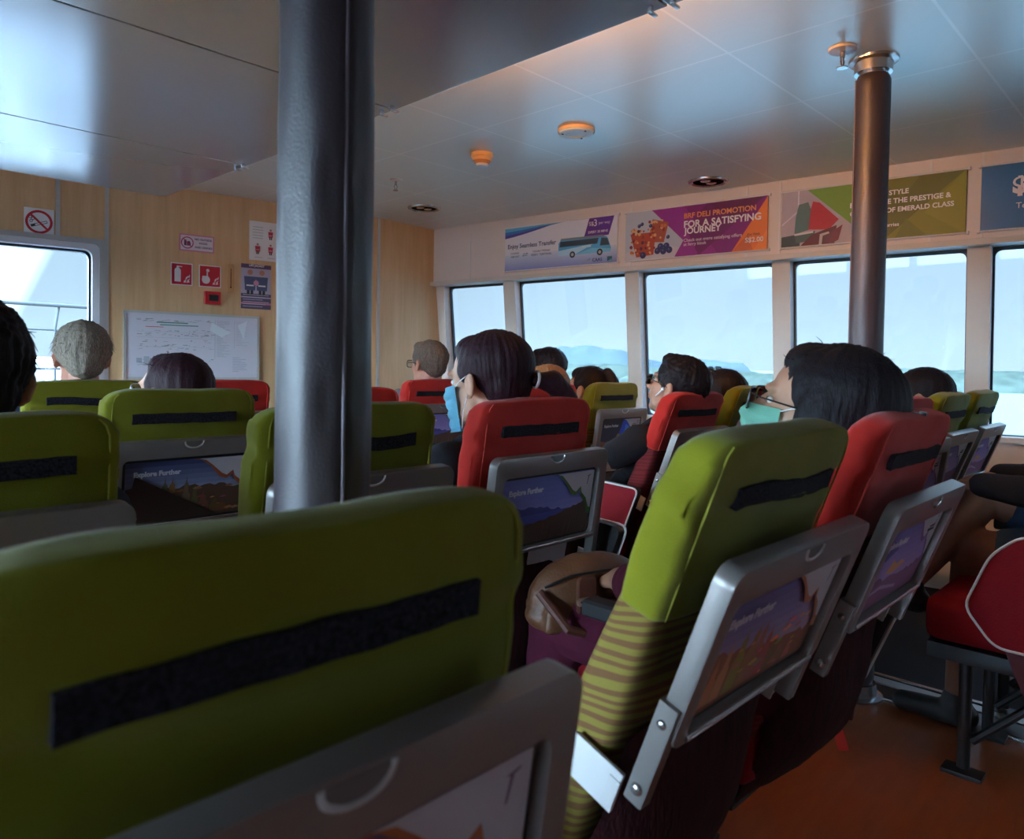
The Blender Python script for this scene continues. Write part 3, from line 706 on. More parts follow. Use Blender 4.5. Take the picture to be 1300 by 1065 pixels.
# pictures behind the folded tables; local size 0.318 x 0.148 around (0, -0.02)
PW, PH = 0.322, 0.158
def picture(variant):
    x0, x1 = -PW/2, PW/2; y0, y1 = -0.019-PH/2, -0.019+PH/2
    def X(u): return x0+(x1-x0)*u
    def Y(v): return y0+(y1-y0)*v
    pl = []
    def add(c, pts): pl.append(([(X(u), Y(v)) for u, v in pts], c))
    rnd = random.Random(variant*13+1)
    if variant == 0: sky, hz_, hl, fg, sw = [(0.05, 0.06, 0.16), (0.20, 0.24, 0.42), (0.42, 0.45, 0.58)], (0.5, 0.42, 0.4), (0.10, 0.05, 0.03), (0.04, 0.02, 0.015), (0.35, 0.08, 0.03)
    elif variant == 1: sky, hz_, hl, fg, sw = [(0.16, 0.17, 0.50), (0.22, 0.22, 0.60), (0.34, 0.32, 0.66)], (0.3, 0.28, 0.6), (0.05, 0.055, 0.25), (0.10, 0.055, 0.04), (0.06, 0.16, 0.03)
    elif variant == 2: sky, hz_, hl, fg, sw = [(0.10, 0.09, 0.26), (0.24, 0.20, 0.42), (0.48, 0.36, 0.52)], (0.5, 0.3, 0.4), (0.28, 0.10, 0.05), (0.10, 0.03, 0.025), (0.42, 0.12, 0.04)
    elif variant == 3: sky, hz_, hl, fg, sw = [(0.12, 0.10, 0.40), (0.28, 0.20, 0.55), (0.45, 0.30, 0.60)], (0.6, 0.35, 0.4), (0.16, 0.06, 0.18), (0.25, 0.08, 0.20), (0.20, 0.05, 0.25)
    elif variant == 4: sky, hz_, hl, fg, sw = [(0.02, 0.02, 0.04), (0.03, 0.04, 0.08), (0.05, 0.05, 0.09)], (0.03, 0.05, 0.3), (0.30, 0.14, 0.09), (0.25, 0.26, 0.30), (0.03, 0.10, 0.60)
    for i in range(9):
        t_ = i/8; a, b = (sky[0], sky[1]) if t_ < 0.5 else (sky[1], sky[2]); k = (t_*2) % 1 if t_ < 1 else 1
        c = tuple(a[j]*(1-k)+b[j]*k for j in range(3)); v1 = 1-i*0.085; add(c, [(0, 0), (1, 0), (1, v1), (0, v1)])
    # far ridge
    rp = [(0, 0.30+0.02*variant)]
    for i in range(1, 25): u = i/24; rp.append((u, 0.42+0.13*sin(u*3.0+variant)+0.03*rnd.uniform(-1, 1)))
    add(hl, [(0, 0)] + rp + [(1, 0)])
    # near masses
    if variant in (0, 2):
        for k in range(9):
            u = 0.12+0.085*k + rnd.uniform(-.02, .02); hh = 0.45+0.28*sin(k*0.55)+rnd.uniform(-.05, .08); wd = rnd.uniform(.03, .055)
            c = tuple(hl[j]*rnd.uniform(0.6, 2.4) for j in range(3))
            add(c, [(u-wd, 0.05), (u+wd, 0.05), (u+wd*0.9, hh*0.55), (u+wd*0.5, hh*0.62), (u+wd*0.45, hh*0.8), (u+0.006, hh*0.86), (u, hh+0.02), (u-0.006, hh*0.86), (u-wd*0.5, hh*0.78), (u-wd*0.6, hh*0.6), (u-wd, hh*0.5)])
        for k in range(22):
            u = rnd.uniform(0.2, 0.92); v = rnd.uniform(0.08, 0.5); s_ = rnd.uniform(.015, .05)
            c = tuple(min(1, hl[j]*rnd.uniform(0.8, 4.5)) for j in range(3))
            add(c, [(u-s_, v), (u-s_*.2, v-s_*.5), (u+s_, v), (u+s_*.3, v+s_*.8)])
        if variant == 0: add(fg, [(0, 0), (0.75, 0), (0.55, 0.12), (0.3, 0.10), (0.2, 0.36), (0.11, 0.38), (0.10, 0.60), (0.07, 0.78), (0.05, 0.60), (0.0, 0.58)])
    elif variant == 1:
        add((0.07, 0.08, 0.36), [(0, 0.28), (1, 0.26), (1, 0.44), (0, 0.42)])
        fgp = [(0, 0)] + [(i/30, 0.24+0.30*(i/30)**2+0.035*rnd.random()) for i in range(31)] + [(1, 0)]
        add(fg, fgp)
        for k in range(30):
            u = rnd.random(); add(tuple(x*rnd.uniform(.5, 2) for x in fg), [(u, 0), (u+.01, 0), (u+.03, rnd.uniform(.1, .3)), (u+.025, rnd.uniform(.1, .28))])
    elif variant == 3:
        add(fg, [(0, 0), (1, 0), (1, 0.30), (0.7, 0.26), (0.4, 0.34), (0, 0.22)])
        add((0.75, 0.35, 0.12), [(0.28, 0.40), (0.42, 0.36), (0.60, 0.44), (0.52, 0.50), (0.44, 0.47), (0.36, 0.55)])
        add((0.08, 0.06, 0.28), [(0, 0.68), (0.18, 0.60), (0.34, 0.70), (0.2, 0.84), (0, 0.9)])
        add((0.5, 0.32, 0.55), [(0, 0.15), (0.3, 0.2), (0.6, 0.1), (0.62, 0.13), (0.3, 0.25), (0, 0.19)])
    else:
        add((0.03, 0.10, 0.72), [(0.50, 0.12), (0.80, 0.14), (0.84, 0.9), (0.55, 0.96), (0.46, 0.5)])
        add((0.10, 0.28, 0.85), [(0.60, 0.2), (0.70, 0.2), (0.76, 0.7), (0.62, 0.85)])
        add((0.42, 0.20, 0.12), [(0.36, 0.12), (0.50, 0.10), (0.50, 0.5), (0.44, 0.55), (0.36, 0.3)])
        add(fg, [(0, 0), (0.75, 0), (0.7, 0.12), (0.3, 0.16), (0, 0.1)])
    # white corner swoosh
    add(sw, [(0.50, 1.0), (0.58, 0.98), (0.66, 0.86), (0.74, 0.66), (0.80, 0.62), (0.85, 0.70), (0.87, 0.60), (0.94, 0.44), (0.96, 0.30), (1, 0.28), (1, 1)])
    add((0.52, 0.50, 0.56), [(0.56, 1.0), (0.62, 0.97), (0.68, 0.87), (0.76, 0.72), (0.80, 0.68), (0.855, 0.76), (0.87, 0.66), (0.93, 0.56), (0.975, 0.40), (1, 0.38), (1, 1)])
    add((0.16, 0.10, 0.20), [(0.915, 0.92), (0.965, 0.94), (0.963, 0.925), (0.945, 0.915), (0.93, 0.78), (0.922, 0.78), (0.932, 0.912)])
    if variant == 0: add((0.32, 0.36, 0.05), [(0.0, 0.02), (0.09, 0.02), (0.10, 0.10), (0.0, 0.12)])
    o = graphic('picture', pl, None, I4, 0.012, 0.00012)
    mt = flatcol((0.62, 0.60, 0.68))
    a = text('caption_lettering', 'Explore Further', X(0.06), Y(0.74), PW*0.36, mt, None, I4, z=0.0160, bold=0.01)
    b = text('logo_lettering', 'wonderful', X(0.80), Y(0.82), PW*0.09, INK, None, I4, z=0.0160)
    c = text('logo_lettering', 'indonesia', X(0.78), Y(0.765), PW*0.12, INK, None, I4, z=0.0160, bold=0.01)
    for q in (a, b, c): q.parent = o
    return o
PIC = [picture(k) for k in range(5)]
bpy.context.view_layer.update()

NN = {}
def seat(x, ytop, rec, col, label, pic, v_=0, panel=0, grp=None, dz=0.0, rz=0.0):
    proto, TM = PROT[(col, rec, v_)]
    o = copy_tree(proto)
    o.location = (x, ytop + SB*sin(radians(rec)), 0); o.rotation_euler = (0, 0, rz)
    tag(o, label, 'seat', grp)
    tray = [c for c in o.children if c.name.startswith('tray_table')][0]
    p = copy_tree(PIC[pic], tray); p.matrix_basis = TM
    if panel:
        for c in list(o.children):
            if panel < 0 and c.name.startswith('armrest'): bpy.data.objects.remove(c)
        for e_ in ENDP[panel]: copy_tree(e_, o)
    o.location.z = dz
    return o
G1 = 'green passenger seats'; G2 = 'red aisle seats'
seat(0.230, 0.375, 8, 'green', 'large green seat back filling the lower left foreground', 2, 0, grp=G1, dz=-0.016)
seat(0.902, 0.362, 20, 'green', 'green reclined seat at lower right centre with a striped side, in the nearest row', 2, 1, grp=G1)
seat(1.42, 0.357, 20, 'red', 'red reclined aisle seat under the head of the woman with long dark hair', 3, 0, 1, grp=G2)
seat(0.185, 1.16, 8, 'green', 'green seat at the left edge in front of the near dark-haired man', 0, 0, grp=G1)
seat(0.80, 1.165, 8, 'green', 'green seat directly behind the thick near pole', 1, 1, grp=G1)
seat(1.318, 1.16, 8, 'red', 'red seat with a lavender landscape picture behind the woman in the blue mask', 1, 0, 1, grp=G2)
seat(0.22, 1.97, 8, 'green', 'green seat almost hidden behind the near man at the left edge', 4, 0, grp=G1)
seat(0.80, 1.96, 8, 'green', 'green seat showing a rocky hill picture left of the thick pole', 0, 0, grp=G1)
seat(1.31, 1.96, 8, 'red', 'red seat top just right of the thick pole, below the bright wood wall', 1, 0, 1, grp=G2)
seat(0.84, 2.90, 8, 'green', 'green seat in front of the grey-haired man at left', 4, 1, grp=G1)
seat(1.33, 2.88, 8, 'red', 'red seat top under the whiteboard, just left of the thick pole', 1, 0, 1, grp=G2)
seat(2.48, 0.66, 8, 'red', 'red seat between the long-haired woman and two small green seats', 3, 0, -1, grp=G2)
seat(3.00, 0.66, 20, 'green', 'small green seat in front of the close-cropped passenger at right', 3, 0, grp=G1)
seat(3.48, 0.66, 20, 'green', 'green window seat nearest the right-hand window', 3, 1, grp=G1)
seat(2.53, 1.42, 20, 'red', 'red reclined aisle seat of the man in black with a white earbud', 3, 0, -1, grp=G2, dz=-0.02)
seat(3.03, 1.42, 20, 'green', 'green seat in front of the passenger with sunglasses on the head', 0, 0, grp=G1)
seat(2.52, 2.18, 8, 'red', 'red seat behind the fair-haired passenger in the centre', 1, 1, -1, grp=G2)
seat(3.03, 2.18, 8, 'green', 'green seat with a blue picture beside the ponytailed girl', 4, 0, grp=G1)
seat(2.50, 2.95, 8, 'red', 'red seat behind the man in glasses near the forward corner', 1, 0, -1, grp=G2)
seat(3.44, 2.93, 8, 'green', 'green seat hidden behind the fair-haired passenger, near the second window', 1, 0, grp=G1)
seat(2.50, 0.10, 8, 'red', 'red seat at the right edge showing its padded end panel with white piping', 3, 0, -1, grp=G2)
seat(3.02, 0.10, 8, 'green', 'green seat beyond the right edge, next to the seat with the red end panel', 3, 0, grp=G1)
for k in list(PROT): remove_tree(PROT[k][0])
for s_ in ENDP:
    for o in ENDP[s_]: remove_tree(o)
for o in PIC: remove_tree(o)
# ================================================================ people
def skinmat(name, c): return mat(name, c, 0.5, bump=0.15, bscale=700, var=0.12, vscale=25)
SK = {'fair': skinmat('skin_fair', (0.60, 0.33, 0.23)), 'tan': skinmat('skin_tan', (0.48, 0.24, 0.15)), 'brown': skinmat('skin_brown', (0.33, 0.16, 0.10)), 'ruddy': skinmat('skin_ruddy', (0.58, 0.25, 0.17))}
def hairmat(name, c, c2=None, rough=0.50): return mat(name, c, rough, spec=0.14, bump=0.7, bscale=55, var=0.5, vscale=40, stretch=(9, 9, 0.9), col2=c2, vdet=5)
HR = {'black': hairmat('hair_black', (0.016, 0.011, 0.014)), 'plum': hairmat('hair_dark_plum', (0.035, 0.012, 0.018)), 'grey': hairmat('hair_grey', (0.34, 0.29, 0.23), (0.15, 0.12, 0.095), 0.7), 'brown': hairmat('hair_grey_brown', (0.18, 0.13, 0.10), (0.08, 0.06, 0.05), 0.6), 'fair': hairmat('hair_fair', (0.42, 0.20, 0.08), (0.16, 0.06, 0.03))}
def cloth(name, c): return mat(name, c, 0.9, bump=0.5, bscale=400, var=0.2, vscale=12, spec=0.2)
HEADSC = 1.0
def head_parts(bm, T, ears=True):
    s = bmesh.new()
    ell(s, (0, -0.015, 0.035), (0.076, 0.098, 0.088))
    ell(s, (0, 0.030, -0.020), (0.060, 0.062, 0.082))
    ell(s, (0, 0.054, -0.090), (0.029, 0.030, 0.023))
    for k in (-1, 1):
        ell(s, (k*0.034, 0.020, -0.064), (0.028, 0.047, 0.034))
        ell(s, (k*0.036, 0.053, -0.018), (0.024, 0.024, 0.022))
        ell(s, (k*0.026, 0.078, 0.034), (0.024, 0.013, 0.009))
        ell(s, (k*0.010, 0.099, -0.026), (0.009, 0.011, 0.008))
        # ear: rim, lobe, inner shell
        if not ears: continue
        M_ = Matrix.Rotation(-0.15, 4, 'X') @ Matrix.Rotation(k*0.35, 4, 'Z')
        ell(s, (k*0.083, -0.008, -0.002), (0.008, 0.020, 0.030), M_)
        ell(s, (k*0.089, -0.018, 0.008), (0.0065, 0.014, 0.022), M_)
        ell(s, (k*0.076, -0.001, -0.026), (0.007, 0.010, 0.011), M_)
    cap(s, (0, 0.086, 0.016), (0, 0.109, -0.020), 0.0085, 0.0125, 12)
    ell(s, (0, 0.088, -0.050), (0.022, 0.011, 0.0065)); ell(s, (0, 0.086, -0.062), (0.019, 0.011, 0.007))
    cap(s, (0, -0.012, -0.050), (0, -0.030, -0.155), 0.052, 0.058, 20)
    bmesh.ops.transform(s, matrix=T, verts=s.verts)
    me = bpy.data.meshes.new('h'); s.to_mesh(me); s.free(); bm.from_mesh(me); bpy.data.meshes.remove(me)
def hand(bm, w, d, side, up):
    """palm from the wrist w along d, five bent fingers"""
    d = V(d).normalized(); up = V(up).normalized(); x = d.cross(up).normalized()*side; up = x.cross(d)*side
    w = V(w)
    for k in (-0.026, -0.009, 0.009, 0.026): cap(bm, w + d*0.01 + x*k*0.7, w + d*0.078 + x*k, 0.016, 0.0125, 10)
    for k, L in ((-0.030, 0.062), (-0.0105, 0.075), (0.0105, 0.080), (0.031, 0.072)):
        a = w + d*0.082 + x*k; b = a + d*L*0.42 + x*k*0.10 - up*0.008; c = b + d*L*0.30 - up*0.020; e_ = c + d*L*0.16 - up*0.026
        cap(bm, a, b, 0.0092, 0.0085, 9); cap(bm, b, c, 0.0085, 0.0078, 9); cap(bm, c, e_, 0.0078, 0.0068, 9)
    a = w + d*0.02 + x*0.026; b = a + d*0.032 + x*0.026 - up*0.008; c = b + d*0.030 + x*0.008 - up*0.008; e_ = c + d*0.022 - up*0.005
    cap(bm, a, b, 0.0135, 0.011, 9); cap(bm, b, c, 0.011, 0.0098, 9); cap(bm, c, e_, 0.0098, 0.008, 9)

def person(label, hip, head, yaw=0.0, pitch=0.0, roll=0.0, skin='tan', hair='black', style='short', shirt=None, shirtcol=(0.02, 0.02, 0.025), trous=(0.03, 0.03, 0.04), sleeve=0.75,
           legs='front', arms='lap', vox=0.0095, acc=(), group=None, hscale=1.0, shorts=False, face=True, rr=(1, 1)):
    P = empty('person', (hip[0], hip[1], 0), label=label, cat='person', group=group)
    hz_ = hip[2]; hp = V((0, 0, hz_)); hd = V((head[0]-hip[0], head[1]-hip[1], head[2]))
    TH = Matrix.Translation(hd) @ Matrix.Rotation(yaw, 4, 'Z') @ Matrix.Rotation(pitch, 4, 'X') @ Matrix.Rotation(roll, 4, 'Y') @ Matrix.Scale(hscale, 4)
    nb = TH @ V((0, -0.032, -0.150))
    # torso axis
    ax = (nb-hp); L = ax.length; ax.normalize(); side = V((1, 0, 0)); side = (side-ax*side.dot(ax)).normalized(); fr = ax.cross(side)*-1
    TT = Matrix((side, fr, ax)).transposed().to_4x4(); TT.translation = hp
    k = L/0.50; W = rr[0]
    sk = SK[skin]
    def tor(bm, e):
        s = bmesh.new()
        ell(s, (0, 0.0, 0.0), (0.165*W+e, 0.115*W+e, 0.11+e)); ell(s, (0, 0.005, 0.12*k), (0.148*W+e, 0.105*W+e, 0.14*k+e))
        ell(s, (0, 0.005, 0.30*k), (0.160*W+e, 0.108*W+e, 0.15*k+e)); ell(s, (0, -0.005, 0.40*k), (0.172*W+e, 0.082+e, 0.068*k+e))
        for q in (-1, 1):
            ell(s, (q*0.165*W, -0.008, 0.415*k), (0.056+e, 0.058+e, 0.055+e)); cap(s, (q*0.15*W, -0.01, 0.425*k), (q*0.05, -0.015, 0.475*k), 0.042+e, 0.046+e, 12)
        bmesh.ops.transform(s, matrix=TT, verts=s.verts)
        me = bpy.data.meshes.new('h'); s.to_mesh(me); s.free(); bm.from_mesh(me); bpy.data.meshes.remove(me)
    sh = [TT @ V((q*0.172*W, -0.005, 0.415*k)) for q in (-1, 1)]
    A = []
    for i, q in enumerate((-1, 1)):
        a = sh[i]
        if arms == 'lap' or (arms == 'rest' and q > 0):
            wr = V((q*0.085, 0.27, hz_+0.115)); el = V((q*0.235, 0.10, hz_+0.175+0.05*(k-1)))
        elif arms == 'rest':      # elbow on the armrest, forearm forward
            el = V((q*0.245, -0.03, 0.755)); wr = V((q*0.215, 0.21, 0.735))
        elif arms == 'knee':
            el = V((q*0.24, 0.18, hz_+0.20)); wr = V((q*0.13, 0.40, hz_+0.20))
        A.append((a, el, wr))
    LG = []
    for q in (-1, 1):
        hj = V((q*0.085, 0.01, hz_-0.01))
        if legs == 'cross' and q > 0:
            kn = V((-0.02, 0.40, hz_+0.15)); an = V((-0.24, 0.56, hz_-0.12)); toe = an + V((-0.10, 0.13, -0.02))
        else:
            kn = V((q*0.105, 0.42, hz_-0.0)); an = V((q*0.10, 0.45, 0.085)); toe = an + V((0, 0.15, -0.055))
        LG.append((hj, kn, an, toe))
    bm = bmesh.new(); tor(bm, 0.0); head_parts(bm, TH, style != 'long')
    for i, q in enumerate((-1, 1)):
        a, el, wr = A[i]; cap(bm, a, a.lerp(el, 0.5), 0.050, 0.044); cap(bm, a.lerp(el, 0.5), el, 0.044, 0.037); m1 = el.lerp(wr, 0.3)
        cap(bm, el, m1, 0.038, 0.040); cap(bm, m1, wr, 0.040, 0.026); hand(bm, wr, (wr-el) + V((0, 0, -0.05)), q*-1, (0, 0, 1))
        hj, kn, an, toe = LG[i]; cap(bm, hj, kn, 0.082, 0.055); m2 = kn.lerp(an, 0.3); cap(bm, kn, m2, 0.054, 0.052); cap(bm, m2, an, 0.052, 0.034)
        cap(bm, an + V((0, -0.02, -0.045)), toe, 0.032, 0.028)
    b = remesh(bm, vox, 5); TI = TH.inverted()
    for v in b.verts:                       # hollow of each ear
        l = TI @ v.co
        if abs(l.x) > 0.078 and abs(l.z) < 0.05:
            k_ = math.exp(-(((l.y+0.004)/0.009)**2 + ((l.z-0.002)/0.014)**2)); v.co = TH @ V((l.x - math.copysign(0.007*k_, l.x), l.y, l.z))
    body = fin(b, 'body', sk, P, angle=180)
    # eyes
    if face:
        for q in (-1, 1):
            bm = bmesh.new(); ell(bm, (q*0.029, 0.0725, 0.012), (0.0125, 0.0085, 0.0075)); fin(bm, 'eye', mat('eye_white', (0.7, 0.68, 0.66), 0.2), P, M=TH)
            bm = bmesh.new(); ell(bm, (q*0.029, 0.0795, 0.012), (0.0055, 0.0025, 0.0055)); fin(bm, 'iris', mat('iris_dark', (0.02, 0.01, 0.008), 0.1), [o for o in COL.objects if o.parent == P and o.name.startswith('eye')][-1], M=TH)
    # clothes
    if shirt:
        bm = bmesh.new(); tor(bm, 0.013)
        for i, q in enumerate((-1, 1)):
            a, el, wr = A[i]
            if sleeve <= 0: continue
            if sleeve <= 1: cap(bm, a, a.lerp(el, sleeve), 0.064, 0.058)
            else: cap(bm, a, el, 0.064, 0.052); cap(bm, el, el.lerp(wr, sleeve-1), 0.052, 0.042)
        b = remesh(bm, vox, 4)
        # open neck: cut away what rises above the collar plane
        cp = nb + ax*0.014 + fr*0.0; r = bmesh.ops.bisect_plane(b, geom=b.verts[:]+b.edges[:]+b.faces[:], plane_co=cp, plane_no=ax + fr*0.25, clear_outer=True)
        for v in b.verts:
            q_ = noise.noise(v.co*9)*0.006 + noise.noise(v.co*26)*0.0022; v.co += v.normal*q_
        fin(b, 'shirt', cloth('cloth_' + shirt, shirtcol), P, angle=180)
    bm = bmesh.new()
    s = bmesh.new(); ell(s, (0, 0, 0.0), (0.172*W, 0.122*W, 0.10)); bmesh.ops.transform(s, matrix=TT, verts=s.verts); me = bpy.data.meshes.new('h'); s.to_mesh(me); s.free(); bm.from_mesh(me); bpy.data.meshes.remove(me)
    for hj, kn, an, toe in LG:
        if shorts: cap(bm, hj, hj.lerp(kn, 0.72), 0.096, 0.080)
        else: cap(bm, hj, kn, 0.094, 0.068); cap(bm, kn, an, 0.068, 0.054)
    b = remesh(bm, vox, 4)
    for v in b.verts: v.co += v.normal*(noise.noise(v.co*11)*0.005 + noise.noise(v.co*30)*0.002)
    fin(b, 'shorts' if shorts else 'trousers', cloth('cloth_tr_%d_%d_%d' % tuple(int(c*255) for c in trous), trous), P, angle=180)
    for hj, kn, an, toe in LG:
        bm = bmesh.new(); d_ = (toe-an); d_.z = 0; d_.normalize(); cap(bm, an + V((0, -0.025, -0.048)), toe + d_*0.005, 0.040, 0.034); cap(bm, an + V((0, 0, -0.02)), an+V((0, 0, 0.0)), 0.045, 0.043)
        b = remesh(bm, 0.008, 3)
        if toe.z < 0.1:
            for v in b.verts: v.co.z = max(v.co.z, 0.006)
        fin(b, 'shoe', mat('shoe_black', (0.02, 0.02, 0.02), 0.5), P, angle=180)
    # hair
    bm = bmesh.new(); g = hair
    if style in ('short', 'crop', 'spiky'):
        e = {'short': 0.010, 'crop': 0.004, 'spiky': 0.012}[style]
        ell(bm, (0, -0.026, 0.046), (0.078+e, 0.098+e, 0.083+e)); ell(bm, (0, -0.060, 0.0), (0.056+e*0.7, 0.053+e, 0.066))
        if style != 'crop': ell(bm, (0, 0.030, 0.100), (0.056, 0.050, 0.030))
        for q in (-1, 1): cap(bm, (q*0.072, 0.012, 0.02), (q*0.072, 0.016, 0.0), 0.010, 0.007, 8)
    elif style in ('pony', 'bunlow', 'tied'):
        ell(bm, (0, -0.032, 0.046), (0.086, 0.103, 0.089)); ell(bm, (0, -0.062, 0.002), (0.072, 0.060, 0.068)); ell(bm, (0, 0.018, 0.086), (0.056, 0.056, 0.041))
        for q in (-1, 1): ell(bm, (q*0.068, 0.005, 0.036), (0.015, 0.030, 0.030))
    elif style == 'long':
        ell(bm, (0, -0.036, 0.048), (0.090, 0.108, 0.090)); ell(bm, (0, -0.060, -0.03), (0.090, 0.085, 0.10)); ell(bm, (0, 0.020, 0.088), (0.058, 0.052, 0.040)); ell(bm, (0, -0.095, 0.0), (0.068, 0.055, 0.080))
        for q in (-1, 1): ell(bm, (q*0.076, -0.022, -0.01), (0.018, 0.046, 0.085)); ell(bm, (q*0.060, -0.05, -0.09), (0.034, 0.054, 0.08))
        cap(bm, (0, -0.085, -0.04), (0, -0.085, -0.14), 0.06, 0.05)
    bmesh.ops.transform(bm, matrix=TH, verts=bm.verts)
    b = remesh(bm, 0.005 if vox < 0.008 else 0.007, 5)
    TI = TH.inverted()
    for v in b.verts:
        l = TI @ v.co; a_ = math.atan2(l.x, l.y+0.03)
        q_ = noise.noise(V((a_*14, l.z*9, 1.5)))*0.0035 + noise.noise(V((a_*40, l.z*14, 4)))*0.0016
        if style == 'spiky': q_ += abs(noise.noise(l*60))*0.005
        if style == 'short': q_ += abs(noise.noise(l*60))*0.006
        v.co += v.normal*q_
    ho = fin(b, 'hair', HR[g], P, angle=180)
    def at(p): return TH @ V(p)
    # loose strands
    rnd = random.Random(len(label)*7)
    if style in ('long', 'bunlow', 'pony', 'spiky') or (style == 'short' and vox < 0.008):
        bm = bmesh.new()
        for i in range({'spiky': 1100, 'short': 500}.get(style, 24)):
            a_ = rnd.uniform(-pi, pi); sp_ = style in ('spiky', 'short'); el_ = rnd.uniform(-0.1, 1.45) if sp_ else rnd.uniform(0.5, 1.3)
            if sp_ and abs(a_) < 0.9 and el_ < 0.6: continue
            rx = 0.084
            c0 = V((rx*cos(el_)*sin(a_), -0.022+0.105*cos(el_)*cos(a_), 0.045+0.088*sin(el_))); n_ = (c0 - V((0, -0.02, 0.04))).normalized()
            tdir = V((rnd.uniform(-.5, .5), rnd.uniform(-.5, .3), rnd.uniform(-1.2, -0.1))) if sp_ else V((rnd.uniform(-1, 1), rnd.uniform(-1, 0.6), rnd.uniform(-0.4, 0.4)))
            Ls = 0.024 if style == 'spiky' else (0.018 if sp_ else 0.026)
            lf = 0.75 if sp_ else 0.45; pts = [c0, c0 + n_*Ls*0.4*lf + tdir*Ls*0.3, c0 + n_*Ls*0.55*lf + tdir*Ls*0.9]
            tube(bm, [at(p) for p in pts], 0.0006, 4, radii=[0.0012, 0.0010, 0.0004] if sp_ else [0.0008, 0.0007, 0.0003])
        fin(bm, 'loose_strands', HR[g], ho)
    for x in acc:
        if x[0] == 'ponytail':
            pts = x[1]; bm = bmesh.new()
            for i in range(len(pts)-1): cap(bm, at(pts[i]), at(pts[i+1]), x[2][i], x[2][i+1], 12)
            b = remesh(bm, 0.005, 4)
            for v in b.verts: l = TI @ v.co; v.co += v.normal*noise.noise(V((l.x*90, l.y*20, l.z*20)))*0.003
            fin(b, 'ponytail', HR[x[3] if len(x) > 3 else g], ho, angle=180)
            bm = bmesh.new(); p0_, p1_ = V(pts[0]), V(pts[1]); dd = (p1_-p0_).normalized(); aa = dd.orthogonal(); bb = dd.cross(aa); r_ = x[2][0]*0.8
            c_ = p0_ + dd*0.006; tube(bm, [at(c_ + (aa*cos(t_)+bb*sin(t_))*r_) for t_ in [2*pi*i/14 for i in range(15)]], 0.004, 6); fin(bm, 'hair_tie', PAPER, ho)
        if x[0] == 'mask':
            c = x[1]; bm = bmesh.new(); nr, nc = 14, 22; g_ = []
            for i in range(nr+1):
                v_ = i/nr; z = 0.004 - 0.112*v_; row = []
                for j in range(nc+1):
                    u = -1 + 2*j/nc; th = u*1.18
                    rx = 0.072 - 0.010*v_; ry = 0.106 - 0.008*v_ + 0.016*math.exp(-((v_-0.22)/0.22)**2)*math.exp(-(u/0.25)**2)
                    fold = 0.0018*(1 if int(v_*9) % 2 else -1)*(abs(u) < 0.85)
                    row.append(bm.verts.new(((rx+fold+0.003)*sin(th), (ry+fold+0.004)*cos(th)*1.0 + 0.004, z - 0.006*math.cos(u*1.5))))
                g_.append(row)
            for i in range(nr):
                for j in range(nc): bm.faces.new((g_[i][j], g_[i][j+1], g_[i+1][j+1], g_[i+1][j]))
            bmesh.ops.solidify(bm, geom=bm.faces[:], thickness=0.0016)
            mo = fin(bm, 'face_mask', mat('mask_%d' % int(c[0]*100), c, 0.8, bump=0.3, bscale=300), P, M=TH)
            for q in (-1, 1):
                for z_, ze in ((0.0, 0.022), (-0.104, -0.022)):
                    bm = bmesh.new(); a0 = V((q*0.0655, 0.046, z_)) if z_ > -0.05 else V((q*0.055, 0.042, z_))
                    tube(bm, [at(p) for p in (a0, a0.lerp(V((q*0.083, 0.0, ze)), 0.5)+V((q*0.006, 0, 0)), V((q*0.086, -0.002, ze)))], 0.0013, 6); fin(bm, 'ear_loop', PAPER, mo)
        if x[0] == 'glasses':
            c = x[1]; y_, z_ = x[2] if len(x) > 2 else (0.100, 0.010); gm = mat('glasses_%d' % int(c[0]*100), c, 0.25, metal=0.3)
            bm = bmesh.new()
            for q in (-1, 1):
                pts = [(q*0.033+px_, y_-abs(q*0.033+px_)*0.12, z_+pz_) for px_, pz_ in rrect(0.052, 0.038, 0.012, 4)]
                tube(bm, [at(p) for p in pts+pts[:2]], 0.0016 if c[0] > 0.1 else 0.0022, 6, cap=False)
                tube(bm, [at((q*0.060, y_-0.008, z_+0.010)), at((q*0.078, y_-0.03, z_+0.008)), at((q*0.082, 0.01, z_+0.004)), at((q*0.081, -0.025, z_-0.012))], 0.0018, 6)
            tube(bm, [at((-0.008, y_-0.001, z_+0.005)), at((0, y_+0.002, z_+0.008)), at((0.008, y_-0.001, z_+0.005))], 0.0018, 6)
            go = fin(bm, 'glasses', gm, P)
            for q in (-1, 1):
                bm = bmesh.new(); prism(bm, [(q*0.033+px_, z_+pz_) for px_, pz_ in rrect(0.049, 0.035, 0.011, 4)], y_-0.0062, y_-0.0050, 'xz'); fin(bm, 'lens', x[3] if len(x) > 3 else LENS, go, M=TH)
        if x[0] == 'earbud':
            bm = bmesh.new(); cap(bm, at((-0.084, 0.012, -0.004)), at((-0.090, 0.008, -0.004)), 0.008, 0.006, 10); cap(bm, at((-0.089, 0.012, -0.006)), at((-0.086, 0.030, -0.036)), 0.0036, 0.0034, 10)
            fin(bm, 'earbud', mat('earbud_white', (0.85, 0.85, 0.86), 0.2), P)
        if x[0] == 'clip':
            p = V(x[1]); bm = bmesh.new(); box(bm, (0, 0, 0), (0.034, 0.022, 0.026), 0.005, 3); box(bm, (0, -0.010, 0), (0.018, 0.012, 0.034), 0.004)
            fin(bm, 'hair_clip', BLACKP, ho, M=TH @ Matrix.Translation(p))
    return P, TH
